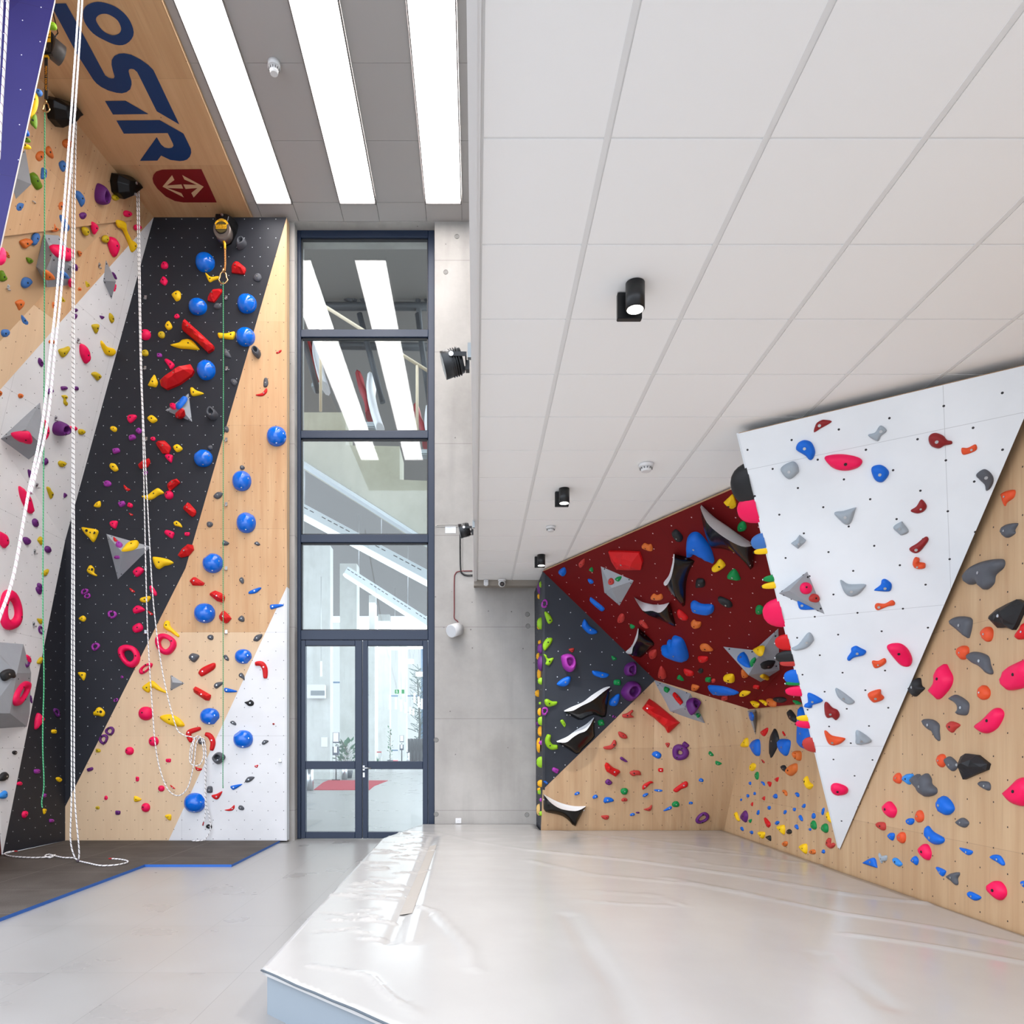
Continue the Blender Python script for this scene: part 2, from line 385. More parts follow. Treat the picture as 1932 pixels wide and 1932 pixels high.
panel('wall_boulder_plywood', 'the plywood boulder wall', [[C2, F0, B0, C3], [B0, F0, F0+dn, B0+dn]], M_wood2, F0+Vector((0, 0, 1.12)), .03, label='plywood boulder wall panel under the charcoal triangle')
panel('wall_boulder_plywood_fold', 'the folded plywood corner', patch(C2, F0, K, C4)+[[F0, K, K+dn, F0+dn]], M_wood2, F0+Vector((0, 0, 1.12)), .03, label='tilted plywood panel in the corner under the dark red overhang')
panel('wall_boulder_red', 'the red overhang', [[C1, C2, C4, C5, R3, R2], [C4-Vector((.03, 0, 0)), Vector((XW-.03, 7.2, C4.z-.02)), Vector((XW-.03, 7.2, 2.62))]], M_red, C2, .035, off2=(.3, .2), label='dark red overhanging boulder wall under the lowered ceiling')
B9 = Vector((C1.x-.01, YC, LO-.05)); B8 = Vector((B0.x, YC, 0))
panel('wall_boulder_end', 'the narrow charcoal boulder end', [[C1, C3, B0, B0+dn, B8, B9]], M_char2, C3, .03, edge=plain('edge_charcoal', (46, 50, 58), .5), label='narrow charcoal end face of the boulder wall beside the concrete')
panel('wall_boulder_right', 'the long plywood boulder wall', [[Vector((XW, 10.2, 0)), Vector((XW, 10.2, LO)), Vector((XW, 1.0, LO)), Vector((XW, 1.0, 0))]], M_wood2, wr(1703, 1387), .04,
      off2=(0, .75), label='long plywood boulder wall running beside the thick mat')
T1, T2 = onz(1393, 818, LO-.06), onz(1932, 690, LO-.06)
A = wr(1586, 1603)+Vector((-.01, 0, 0)); nW = (T2-T1).cross(A-T1).normalized()
T3 = T1+(T2-T1)*1.25; Rw = onplane(1932, 789, T1, nW)
T3 = T1+(T2-T1)*((XW-.005-T1.x)/(T2-T1).x)
panel('wall_prow_white', 'the white prow', [[T1, A, Rw, T3]], [M_white2, M_ply], onplane(1795, 1140, T1, nW), .022, edge=plain('edge_white', (222, 226, 229), .5), uax=(T2-T1), label='white triangular prow hanging out over the mat')
nWc = nW if nW.dot(CAM-T1) > 0 else -nW
S1 = Vector((XW-.01, T1.y+1.6, LO-.06))
panel('wall_prow_flank', 'the hidden flank of the white prow', [[T1-nWc*.021, A-nWc*.021, S1]], M_white2, None, .02, cast=False, edge=plain('edge_white', (222, 226, 229), .5), label='side face of the white prow turned towards the red overhang')
# ================================================================== ray caster
def cast(px, py, only=None):
    d = ray(px, py); best = None
    for nm, ph, pts, n in SURF:
        if only and nm != only: continue
        dn_ = d.dot(n)
        if dn_ > -1e-6: continue
        t = (pts[0]-CAM).dot(n)/dn_
        if t <= 0 or (best and t >= best[0]): continue
        p = CAM+d*t
        ax = max(range(3), key=lambda i: abs(n[i])); ii, jj = [(1, 2), (0, 2), (0, 1)][ax]
        ins = False
        for k in range(len(pts)):
            a, b = pts[k], pts[k-1]
            if (a[jj] > p[jj]) != (b[jj] > p[jj]) and p[ii] < (b[ii]-a[ii])*(p[jj]-a[jj])/(b[jj]-a[jj])+a[ii]: ins = not ins
        if ins: best = (t, p, n, nm, ph)
    return best
def toframe(tl, pts):
    x0, y0, s = TILES[tl]; k = s/1932
    return [(x0+x*k, y0+y*k) for x, y in pts]
TILES = dict(L1=(0, 0, 300), L2=(0, 250, 300), L3=(250, 380, 310), L4=(0, 500, 300), L5=(0, 780, 300), L6=(0, 1060, 300), L7=(0, 1340, 300),
  M4=(280, 660, 280), M5=(280, 920, 280), M6=(280, 1180, 280), M7=(280, 1380, 280),
  R1=(1000, 900, 300), R2=(1260, 860, 300), R3=(1000, 1160, 300), R4=(1260, 1140, 300), R5=(1000, 1340, 300), R6=(1300, 1380, 300),
  W1=(1380, 680, 280), W2=(1652, 680, 280), W3=(1420, 940, 280), W4=(1652, 940, 280), W5=(1480, 1180, 280), W6=(1652, 1200, 280), W7=(1500, 1440, 280), W8=(1652, 1460, 280))
RGB = dict(Y=(245, 198, 12), y=(196, 168, 18), P=(238, 6, 84), V=(98, 34, 112), M=(158, 52, 158), O=(212, 108, 42), B=(0, 100, 205), b=(60, 112, 180),
  G=(84, 86, 92), g=(158, 168, 176), K=(30, 30, 32), R=(206, 14, 20), r=(186, 54, 48), E=(0, 134, 66), L=(138, 186, 28), F=(98, 136, 14), S=(48, 136, 216), X=(222, 80, 38), m=(140, 28, 30), N=(228, 164, 22), T=(214, 176, 104), W=(230, 230, 232))
CNAME = dict(Y='yellow', y='olive yellow', P='pink', V='purple', M='violet', O='orange', B='blue', b='slate blue', G='grey', g='pale grey', K='black', R='red', r='brick red', E='green', L='lime green',
  F='moss green', S='sky blue', X='vermilion', m='dark red', N='amber', T='tan', W='white')
def holdmat(c):
    nm = 'resin_'+CNAME[c].replace(' ', '_')
    if nm not in MC:
        t = NT(nm); g_ = t.n('ShaderNodeTexCoord').outputs['Object']
        n = t.n('ShaderNodeTexNoise', {'Vector': g_, 'Scale': 60, 'Detail': 3})
        base = lin(*RGB[c])
        n2 = t.n('ShaderNodeTexNoise', {'Vector': g_, 'Scale': 9, 'Detail': 3})
        col = t.mix(t.math('MULTIPLY', t.ramp(n2.outputs[0], .45, .75), .22), base, lin(*[min(255, int(x*.82+16)) for x in RGB[c]]))
        MC[nm] = t.pbr(col, .52, bump=n.outputs[0], bstr=.12, bdist=.004, spec=.35)
    return MC[nm]
M_gloss = plain('gloss_blue_resin', (0, 104, 214), .12, coat=.3)
# ================================================================== volumes
M_vol = NT('grey_volume_paint')
_n = M_vol.n('ShaderNodeTexNoise', {'Vector': M_vol.n('ShaderNodeTexCoord').outputs['Object'], 'Scale': 5, 'Detail': 4})
M_vol = M_vol.pbr(M_vol.mix(_n.outputs[0], lin(150, 154, 160), lin(164, 169, 175)), .6, spec=.25)
HOLDS = []      # every hold: dict(o, c, shape, size, surf, phrase, px, py)
def volume(tl, verts, faces, label, only=None):
    fr = toframe(tl, [(v[0], v[1]) for v in verts])
    cx = sum(p[0] for p in fr)/len(fr); cy = sum(p[1] for p in fr)/len(fr)
    h = cast(max(2, min(1930, cx)), cy, only); p0, n = h[1], h[2]
    pts = [onplane(px, py, p0+n*(v[2] if v[2] else -.004), n) for (px, py), v in zip(fr, verts)]
    bm = bmesh.new(); vs = [bm.verts.new(p-p0) for p in pts]; made = []
    for f in faces:
        P = [pts[i] for i in f]; fn = nrm(P); f = list(f)
        if fn.dot(CAM-P[0]) < 0: f.reverse(); fn = -fn
        bm.faces.new([vs[i] for i in f]); SURF.append(('vol', 'the grey volume', [pts[i] for i in f], nrm([pts[i] for i in f])))
    # close towards the wall
    be = [e for e in bm.edges if e.is_boundary]
    r = bmesh.ops.extrude_edge_only(bm, edges=be)
    for v in [g_ for g_ in r['geom'] if isinstance(g_, bmesh.types.BMVert)]:
        d = v.co.dot(n); v.co -= n*(d+.006)
    bmesh.ops.triangulate(bm, faces=[f for f in bm.faces if len(f.verts) > 4])
    o = addobj('climbing_volume', bm, M_vol); o.location = p0
    tag(o, label, 'climbing volume', 'grey climbing volumes')
    # mounting screws
    done = set()
    for f in faces[:3]:
        c = sum((pts[i] for i in f), Vector())/len(f); fn = nrm([pts[i] for i in f])
        if fn.dot(CAM-c) < 0: fn = -fn
        for i in f[:2]:
            q = c.lerp(pts[i], .72); cyl('mounting_bolt', q-p0-fn*.004, q-p0+fn*.002, .008, M_dark, o, seg=8)
volume('L2', [(535, 1240, 0), (710, 1250, 0), (830, 1400, 0), (895, 1500, 0), (885, 1640, .12), (840, 1870, 0), (570, 1880, 0), (440, 1630, 0), (640, 1485, .22), (545, 1700, .22)],
  [(0, 1, 2, 3, 4, 8), (0, 8, 9, 7), (8, 4, 5, 6, 9), (9, 6, 7), (3, 5, 4)], 'many sided grey volume with a pink rail across it on the plywood overhang')
volume('L2', [(1288, 1550, 0), (1250, 1800, 0), (1355, 2030, 0), (1408, 1810, .16)], [(0, 1, 3), (1, 2, 3), (0, 3, 2)], 'slim grey pyramid volume where the plywood meets the white band')
volume('L5', [(0, 310, 0), (487, -138, 0), (540, 400, 0), (345, 565, 0), (310, 195, .2), (512, 388, .16)], [(0, 1, 4), (1, 5, 4), (0, 4, 5), (0, 5, 3), (5, 2, 3), (1, 2, 5)],
  'dark grey star volume carrying two pink holds on the white side wall')
volume('L6', [(-140, 960, 0), (285, 995, 0), (382, 1350, 0), (365, 1840, 0), (330, 2005, 0), (-140, 2035, 0), (-140, 1020, .1), (205, 1355, .24), (120, 1840, .24), (-140, 1840, .24)],
  [(0, 1, 2, 7, 6), (6, 7, 8, 9), (7, 2, 3, 8), (9, 8, 3, 4, 5)], 'largest grey volume low on the white side wall with a black hold')
volume('L2', [(300, 160, 0), (155, 845, 0), (60, 500, 0), (380, 628, .16)], [(0, 2, 3), (2, 1, 3), (0, 3, 1)], 'grey volume peeking from behind the violet prow', 'wall_left_plywood')
volume('L5', [(1288, 1460, 0), (1840, 1618, 0), (1432, 2021, 0), (1480, 1680, .22)], [(0, 1, 3), (1, 2, 3), (2, 0, 3)], 'pale grey pyramid volume with a yellow hold on the charcoal lead wall')
volume('M4', [(215, 790, 0), (525, 563, 0), (573, 942, 0), (410, 755, .13)], [(0, 1, 3), (1, 2, 3), (2, 0, 3)], 'small grey pyramid volume with a red wedge and a blue hold on it')
volume('M6', [(290, 640, 0), (475, 755, 0), (285, 855, 0), (315, 742, .09)], [(0, 1, 3), (1, 2, 3), (2, 0, 3)], 'bare little grey pyramid volume on the plywood lead wall')
volume('R1', [(855, 1075, 0), (1270, 1255, 0), (1090, 1570, 0), (900, 1405, 0), (990, 1350, .1)], [(0, 1, 4), (1, 2, 4), (2, 3, 4), (3, 0, 4)], 'grey kite volume with red and green holds on the red overhang', 'wall_boulder_red')
volume('R4', [(668, 512, 0), (1050, 555, 0), (1350, 285, 0), (1363, 797, 0), (1130, 946, 0), (980, 862, .3), (1120, 600, .12)], [(0, 1, 6, 5), (1, 2, 6), (2, 3, 5, 6), (5, 3, 4), (0, 5, 4)],
  'big grey star volume with black and blue holds on the red overhang', 'wall_boulder_red')
volume('R4', [(-169, 921, 0), (278, 1075, 0), (450, 1445, 0), (12, 1306, 0), (205, 1250, .18)], [(0, 1, 4), (0, 4, 3), (3, 4, 2), (1, 2, 4)], 'grey wedge volume with a purple jug under the red overhang', 'wall_boulder_plywood_fold')
volume('R4', [(952, 1288, 0), (1076, 1280, 0), (1068, 1600, 0), (1020, 1330, .1)], [(0, 1, 3), (1, 2, 3), (2, 0, 3)], 'thin hanging grey volume in the corner under the red overhang', 'wall_boulder_right')
volume('W3', [(335, 1240, 0), (718, 948, 0), (950, 1518, 0), (475, 1205, .13)], [(0, 1, 3), (1, 2, 3), (2, 0, 3)], 'grey pyramid volume with pink, red and blue holds on the white prow')
# ================================================================== HOLDS: colour shape numbers, in crop coordinates
DATA = {
'L1': 'L p 305 400 360 335 430 350 442 430 400 470 355 490 310 460;M p 248 1135 330 1075 400 1090 390 1180 350 1270 320 1325 280 1240;B p 205 1520 270 1510 345 1590 340 1640 260 1635 205 1600;'
 'Y p 425 1105 462 1200 440 1330 365 1430 380 1250;F p 365 1480 430 1385 450 1480 435 1555 400 1530;F o 330 1700 50 80 80;Y o 322 1780 50 110 80;L q 625 310 70 125 80;b o 468 1120 70 100 60',
'L2': 'O o 485 285 135 95 60;O p 560 190 600 165 625 220 650 300 635 318 580 280 555 240;O o 820 135 110 110;b p 720 370 770 340 800 380 790 450 768 480 735 440;b q 527 500 140 70 85;F s 95 385 490 425 590 480 690;'
 'b o 230 900 130 105 60;O o 735 890 105 65 80;V j 1215 622 1260 660 1300 740 1305 810 1275 880 1215 870 1180 820 1180 720;b p 920 710 975 720 1025 800 1020 860 990 905 950 830 915 760;y o 1410 790 85 75;V o 1005 1010 90 85;'
 'P o 1553 988 95 80 -20;P o 1675 1155 85 75;Y p 1420 1070 1500 1075 1530 1110 1540 1180 1590 1290 1655 1340 1655 1400 1615 1455 1590 1430 1560 1330 1500 1190 1440 1150;O p 650 1090 680 1140 718 1170 690 1205 630 1200 640 1150;'
 'b p 720 1000 760 1010 835 1130 835 1190 800 1205 760 1150 720 1050;y o 1045 1200 115 75 -70;P p 1115 1085 1170 1110 1195 1165 1150 1240 1120 1170;y o 1285 1295 95 75 80;P p 1360 1270 1420 1300 1445 1400 1400 1515 1360 1470 1330 1370 1330 1300;'
 'O p 250 1320 330 1290 390 1310 380 1360 310 1410 265 1370;b o 435 1295 155 85 75;P p -40 1420 40 1400 70 1470 55 1560 0 1600 -60 1580;O p 70 1445 100 1460 120 1520 90 1515;F p 325 1520 375 1530 405 1565 370 1592 340 1570;'
 'O p 545 1685 600 1690 660 1750 640 1785 545 1785;b p 735 1700 790 1695 840 1750 830 1775 740 1770;P p 620 1370 720 1365 870 1425 895 1500 860 1555 760 1530 660 1460;O p 955 1435 995 1460 975 1510 960 1480;V q 915 1645 80 50 80;'
 'F p 0 1690 40 1680 60 1720 90 1770 60 1805 0 1800;b o 322 1825 135 120 60;O o 960 1905 60 60;y p 1035 1800 1095 1850 1070 1885 1035 1880;P o 862 1830 100 50 80;V o 1390 1740 100 34 -60;P o 1398 1890 90 24 80',
'L4': 'O p 185 450 250 420 290 440 290 490 235 552 205 500;b p 262 605 310 650 342 700 320 735 270 705 255 650;b o 58 825 115 110;O o 640 490 95 45 85;y p 735 365 770 400 798 440 770 462 735 440;b p 745 565 800 555 832 580 820 670 795 680 765 620;'
 'V o 915 550 60 50;V o 915 625 70 45 80;V p 1212 615 1270 630 1240 660;y p 1335 585 1370 610 1385 670 1360 707 1330 650;y p 1120 730 1200 720 1200 770 1170 835 1140 790;O p 370 930 440 1060 400 1100 330 1080 345 1000 345 950;'
 'O p -30 1010 35 1030 40 1070 -20 1115;O o 630 935 70 55;V p 470 1140 490 1130 525 1190 510 1240 470 1190;y p 715 1035 780 1010 840 990 840 1040 790 1110 750 1115;P p 985 965 1040 980 1080 1050 1095 1150 1050 1200 1010 1150 980 1060;'
 'Y p 1240 920 1300 990 1390 1020 1400 1070 1370 1105 1300 1095 1260 1040 1230 960;y p 1115 1320 1170 1300 1230 1350 1190 1405 1150 1365;V q 605 1535 75 60 30;V q 778 1497 70 50 5;V q 922 1500 60 50;'
 'y p 750 1590 800 1580 825 1610 800 1640 825 1680 810 1712 775 1680 775 1625;O o 253 1590 60 58;O p -30 1515 22 1540 20 1580 -20 1605',
'L5': 'P p 140 265 200 240 330 228 380 260 390 355 300 360 200 325;P p 540 80 575 120 597 200 590 270 545 325 535 200;V j 665 200 690 120 760 100 800 140 825 200 800 250 720 275 680 250;P q 885 185 100 55;y o 993 225 82 70;'
 'V p 520 600 560 540 583 570 580 610 545 630;y p 710 600 740 575 810 605 770 650 730 645;V p 350 680 412 735 365 785 345 720;y p 570 900 600 895 620 930 650 980 620 1040 590 975;V p 780 965 818 992 780 1028;'
 'P p 240 885 300 940 360 1030 405 1190 370 1215 320 1150 260 1020;V o 432 1328 105 65 -75;P p -40 1430 60 1465 98 1550 90 1610 55 1635 0 1560;V o 328 1548 105 72 -65;y p 460 1535 495 1495 522 1545 505 1600 480 1570;V o 583 1653 90 65 -70;'
 'P p 1560 20 1640 15 1655 50 1585 115 1545 70;Y p 1790 50 1845 20 1910 75 1860 115 1815 95;Y o 1380 187 85 62 -20;M q 1685 210 65 60 -40;M q 1605 290 85 60 15;P o 1858 307 60 48;M q 1408 452 90 60 15;Y p 1345 605 1400 615 1432 665 1430 690 1385 702 1330 650;'
 'R f 1670 625 1730 570 1810 542 1825 590 1790 650 1700 670;M o 1770 720 45 45;M o 1303 852 95 72;R p 1505 868 1550 905 1585 925 1550 943 1510 910;Y p 1720 1005 1790 990 1870 930 1924 908 1990 965 1930 990 1850 1040 1780 1045;'
 'Y p 1140 1130 1165 1085 1215 1065 1215 1135;M q 1477 1098 80 65 25;P q 1578 1115 65 52 -20;R p 1565 1208 1617 1230 1590 1243;P p 1330 1330 1360 1305 1425 1310 1415 1370 1395 1398 1345 1370;'
 'Y h 990 1385 1060 1390 1180 1415 1175 1480 1130 1560 1080 1510 1020 1450;R p 1378 1500 1435 1548 1390 1550;M q 1445 1590 80 60 -30;Y p 1490 1640 1560 1570 1680 1555 1665 1620 1600 1650 1485 1665;M q 1420 1748 60 40',
'L6': 'y p 515 130 580 85 585 120 560 170 520 160;V o 490 310 115 50 -65;V o 470 350 100 45 -65;y p 455 690 520 700 515 740 490 755;V r 498 830 110 55 -75;y p 452 1225 490 1160 515 1165 510 1210 495 1242;P r 128 592 480 250 -85;'
 'V r 317 1225 120 75 -70;K p 15 1350 90 1303 160 1315 185 1405 140 1410 70 1447 30 1420;P r 260 1595 330 130 60;P o 348 1180 110 45 -70;V o 378 1670 100 24 -80;Y h 1060 85 1100 40 1140 80 1140 130 1175 160 1155 172 1065 130;'
 'M r 1028 360 100 60 25;M r 1062 415 85 60 25;Y p 955 690 1010 652 1043 690 1010 728;M r 1362 640 105 100;P p 1615 110 1680 60 1745 90 1730 130 1665 182 1625 150;R p 1575 318 1640 360 1610 372 1585 350;P p 1815 300 1850 295 1905 380 1880 412 1830 360;'
 'Y p 1697 460 1720 435 1810 415 1828 440 1790 490 1720 488;P p 1615 570 1665 530 1720 545 1755 590 1640 628 1615 600;R p 1795 595 1860 635 1825 648;P p 1612 785 1690 742 1730 780 1725 830 1655 860 1615 840;M r 1160 1030 110 85 35;'
 'P r 1570 1140 300 225 -60;P r 1768 1295 200 80 38;M o 1482 1400 35 32;Y p 945 1345 1030 1345 1038 1390 1015 1442 985 1410;M r 1408 1680 60 40 35;Y h 1140 1815 1205 1765 1270 1825 1250 1880 1190 1870 1135 1860;'
 'Y p 1725 1530 1790 1470 1845 1443 1900 1480 1971 1546 2031 1575 2017 1596 1915 1562 1850 1530 1800 1590;V r 690 1830 120 55 -65;P d 1765 1842 175 170',
'L7': 'P p 470 32 527 85 525 135 440 235 432 150 445 80;Y q 657 258 55 50;K o 180 515 55 50;K p -20 850 20 770 75 750 97 790 85 840 40 860;S p -20 1045 60 975 85 1020 70 1070 0 1070;P o 240 892 60 50;M q 450 742 65 55;Y p 682 825 715 812 752 840 735 873 700 860;'
 'M q 540 1035 45 45;Y p 525 1200 565 1205 545 1260 530 1255;P o 303 1265 88 62 75;M q 627 1343 50 45;V r 1335 252 110 105 45;V r 1258 352 130 100 60;y q 1190 490 60 45;V q 1092 718 75 45 20;P d 1570 495 105 100;P d 1863 378 120 120;P q 1668 835 60 40 90;'
 'P o 1287 1065 52 42 90;y o 1185 1185 52 38;Y p 1635 1040 1715 1078 1690 1105 1632 1108;V q 1430 1245 60 55;P d 1767 1183 105 112',
'L3': 'P o 375 750 85 85;P p 330 920 365 880 410 930 380 985 325 950;Y p 460 1090 520 1048 562 1070 560 1140 515 1170 480 1130;B D 845 703 225 222;B D 760 1227 215 195;B D 1338 1190 228 222;B D 1322 1582 225 218;Y p 855 835 920 885 1010 878 1020 905 960 925 910 948 885 920;'
 'G j 1235 460 1290 430 1330 455 1330 510 1280 550 1230 545;R f 1165 760 1195 700 1240 705 1335 785 1310 850 1165 830;G o 1470 892 95 90 -30;R f 885 1110 930 1045 1050 1020 1050 1055 960 1180 880 1160;G o 1000 1230 90 68;P o 520 1350 65 52 30;Y p 380 1460 425 1405 465 1475 420 1510;'
 'P d 150 1562 120 125;y o 340 1567 80 80;R f 610 1378 780 1530 950 1690 940 1730 880 1765 740 1630 580 1500 600 1450;Y p 445 1685 540 1660 600 1622 690 1628 770 1710 775 1740 640 1730 540 1720;Y p 1005 1545 1100 1550 1200 1530 1190 1610 1150 1620 1060 1605 1015 1600;'
 'y o 145 1780 80 78;M q 315 1808 60 45;G p 1080 1740 1110 1740 1160 1830 1110 1830 1075 1800;G j 1400 1740 1440 1705 1490 1740 1505 1790 1475 1840 1415 1790;R p 1690 1775 1750 1745 1740 1775 1700 1790',
'M4': 'P p 208 135 250 118 338 190 290 255 255 205;R f 145 395 300 275 420 215 545 185 588 265 560 320 400 435 235 505 160 465;B D 742 252 242 255;Y p 0 440 70 325 100 370 120 430 95 480 50 475 0 465;Y p 545 500 575 488 620 525 718 565 650 590 580 600 550 570;'
 'B p 355 740 440 640 495 610 485 660 400 755;P o 320 732 80 75;R f 345 830 420 765 455 780 475 870 430 905 355 885;G j 760 830 805 740 890 810 900 845 870 895 800 895;G o 1112 420 90 75 -50;G p 1500 400 1515 365 1545 370 1560 430 1540 480 1500 478;'
 'R p 1395 585 1480 560 1535 498 1545 545 1500 595 1440 603;B D 1660 1115 255 260;G o 1015 1035 80 62 90;P o 58 1158 65 52;R f 90 1215 120 1185 215 1180 290 1260 265 1345 180 1345;Y p 320 1265 370 1228 420 1255 440 1295 370 1330;'
 'P p 215 1390 245 1355 315 1375 310 1420 290 1468;G o 805 1272 62 62;B D 705 1403 243 225;R f 235 1755 300 1695 375 1675 410 1725 270 1840;P d 265 1888 112 110;G o 1220 1532 65 58;B D 1207 1698 248 262;G p 845 1905 900 1850 965 1865 940 1920 890 1940',
'M5': 'R f 440 265 515 182 620 300 610 355 560 380 510 330;Y p 325 455 365 432 415 465 438 515 390 505 340 490;G o 797 477 78 75;P p 210 570 240 550 330 580 325 630 300 660 220 605;P q 503 603 70 48;B D 1265 450 252 268;G p 965 700 990 685 1050 720 1020 750 965 745;'
 'G p 1375 725 1415 700 1455 740 1420 755;R f 380 880 430 800 510 735 575 745 588 805 520 885 420 908;B D 828 978 265 258;Y p 52 920 90 900 250 930 322 975 270 1005 200 1020 140 1058 90 1030;R f 532 1210 595 1155 730 1240 710 1275 575 1272;'
 'G p 1180 1200 1210 1165 1240 1190 1240 1240 1215 1248;R f 780 1385 860 1335 960 1375 995 1410 975 1500 890 1475;B p 1300 1370 1330 1340 1445 1298 1465 1315 1400 1370 1320 1383;P p 12 1300 45 1288 108 1385 85 1408 30 1350;'
 'B p 1582 1550 1600 1522 1740 1518 1748 1540 1620 1580 1590 1578;B D 722 1630 275 262;R f 910 1680 970 1590 1030 1640 1078 1700 1015 1772 940 1730;G p 1165 1710 1210 1665 1245 1690 1245 1740 1200 1742;'
 'Y p 195 1810 215 1740 270 1738 290 1810 395 1915 380 1945 300 1890 230 1850',
'M6': 'P r 222 240 290 245 -40;G o 808 155 80 70;G p 1365 185 1400 130 1478 112 1470 160 1420 205 1375 200;G p 525 420 545 375 590 362 660 395 610 470 570 472;G p 975 400 1010 382 1045 430 1040 462 1000 445;R p 650 610 700 550 840 488 872 510 850 570 705 660 665 645;'
 'B D 1228 402 220 195;R s 72 1385 500 1470 500 1515 570 1520 690;G p 1175 640 1210 615 1245 655 1250 715 1220 690 1185 670;G p 850 790 880 745 965 735 965 760 920 800 880 822;B p 985 840 1000 812 1100 835 1155 855 1120 870 1010 870;'
 'R f 578 825 612 792 820 910 785 978 740 975 590 870;K p 1250 1000 1300 985 1330 968 1370 1000 1360 1040 1310 1050 1270 1020;B D 790 1182 252 220;Y p 148 1205 180 1170 290 1158 400 1210 465 1290 440 1318 330 1310 230 1270;'
 'G p 1062 1262 1100 1240 1138 1270 1138 1300 1100 1290;r o 1628 1283 28 26;R s 68 680 1338 540 1385 525 1440 560 1520;R s 70 735 1412 800 1440 838 1525 818 1630;B D 1225 1480 255 238;G p 1475 1530 1510 1490 1565 1505 1520 1545 1490 1552;'
 'G o 690 1510 95 78;G j 835 1710 905 1648 985 1690 985 1740 905 1808 840 1760;P q 260 1758 70 48;R p 1380 1830 1428 1815 1415 1850 1395 1848;R p 608 1840 650 1855 698 1865 680 1890 630 1890',
'M7': 'P d 165 743 84 80;R p 285 695 350 745 320 745 295 725;B D 592 932 275 262;G q 797 758 90 75 90;R p 820 835 890 812 962 780 910 875 860 880;B p 1067 720 1090 705 1200 685 1215 695 1115 758 1080 745;G p 1255 650 1300 592 1380 595 1330 650 1280 665;'
 'R p 990 1022 1060 1005 1115 958 1120 1000 1090 1030 1040 1035;G o 1207 995 80 58 -20;Y p 215 1095 290 1082 290 1155 250 1145;K o 788 1238 75 62',
'R1': 'r p 590 1050 655 995 655 1060 615 1102;B p 345 1150 410 1103 435 1160 405 1205;E p 715 1130 750 1098 765 1150;B p 700 1245 745 1250 770 1285 735 1295;R f 948 912 1140 915 1320 925 1360 1040 1340 1132 1190 1135 1050 1128 985 1030;'
 'O p 1355 850 1385 810 1430 825 1470 825 1485 895 1430 890;K p 1720 680 1770 645 1845 720 1840 780 1790 785 1740 720;r o 982 1272 80 72 90;E p 1030 1245 1060 1215 1112 1212 1075 1270;B p 728 1468 760 1485 890 1590 890 1628 850 1610 740 1510;'
 'O p 1465 1460 1500 1422 1540 1440 1590 1425 1612 1470 1580 1498 1490 1490;r o 1105 1720 108 82 80;E p 1215 1790 1270 1815 1255 1842 1220 1830;r p 1325 1752 1370 1750 1435 1830 1410 1838 1345 1790;R p 1785 1635 1815 1620 1905 1700 1905 1742 1850 1730 1800 1690;'
 'B p 635 1790 660 1728 690 1750 730 1810 818 1870 800 1905 720 1905 640 1830;L p 175 1645 210 1640 260 1700 275 1750 235 1785 205 1750;M r 178 1540 110 75 80;'
 'L e 133 1305 30 80;V e 105 1350 40 150;N e 103 1450 30 70;L e 125 1780 55 150;N e 100 1815 30 80',
'R2': 'Y f 670 575 780 470 812 560 830 615 780 655 730 620;B p 220 1130 240 990 310 945 390 980 500 1130 550 1290 520 1305 430 1240 320 1190 280 1230 235 1230;Y p 530 1370 580 1310 630 1260 690 1320 680 1360 580 1415;E o 898 865 118 105 90;'
 'E p 718 1475 800 1380 868 1475 860 1515;K q 390 1550 115 100;K p 608 1735 635 1718 750 1770 780 1830 730 1840 650 1790;B p 275 1800 315 1770 400 1810 520 1818 552 1850 540 1910 480 1935 380 1920 300 1880;E o 1113 1875 105 105;'
 'P x 925 600 380;b x 1085 1010 230;Y x 1125 1130 90;E x 1230 1460 90;Y x 1222 1560 90;K x 840 300 540;P x 1237 1880 400',
'R3': 'L p 158 360 200 290 265 280 268 330 190 430 165 420;r p 470 420 535 405 515 460;L p 165 480 200 490 220 530 288 525 240 610 190 600 200 550;M j 385 530 400 490 480 472 540 510 560 600 530 680 470 695 410 640;E p 990 500 1020 505 1058 535 1010 552;'
 'V j 1150 660 1180 600 1270 570 1290 640 1280 730 1200 745 1160 720;B p 330 835 400 775 490 748 480 830 420 870 350 862;B p 757 700 780 678 952 715 940 755 880 768 790 740;E q 1063 822 85 75;V j 1118 930 1200 820 1310 820 1350 910 1290 1010 1220 1052 1150 1010;'
 'L p 175 1045 210 1022 270 1050 330 1055 320 1090 240 1117 195 1100;B p 965 1085 985 1020 1075 960 1092 1000 1060 1095 1000 1110;M r 180 1170 105 75 80;M r 1022 1238 42 32;E q 865 1312 75 75 15;L p 368 1290 400 1275 435 1330 420 1365 390 1330;'
 'L s 70 235 1455 215 1540 260 1605 340 1605;M q 310 1890 85 55 -25;r p 1440 470 1465 440 1530 432 1525 520 1470 530;B p 1588 400 1665 380 1665 325 1715 325 1725 280 1770 280 1850 330 1910 500 1890 565 1780 545 1650 480;r p 1553 740 1570 650 1595 632 1640 700 1648 770 1600 770;'
 'E p 1785 770 1815 735 1868 802;r p 1125 1210 1180 1195 1240 1155 1255 1175 1225 1210 1260 1245 1140 1250;R f 1348 1150 1445 1018 1620 1160 1800 1310 1670 1435 1640 1375 1500 1250;r p 1072 1430 1095 1418 1160 1450 1185 1495 1140 1505 1090 1480;'
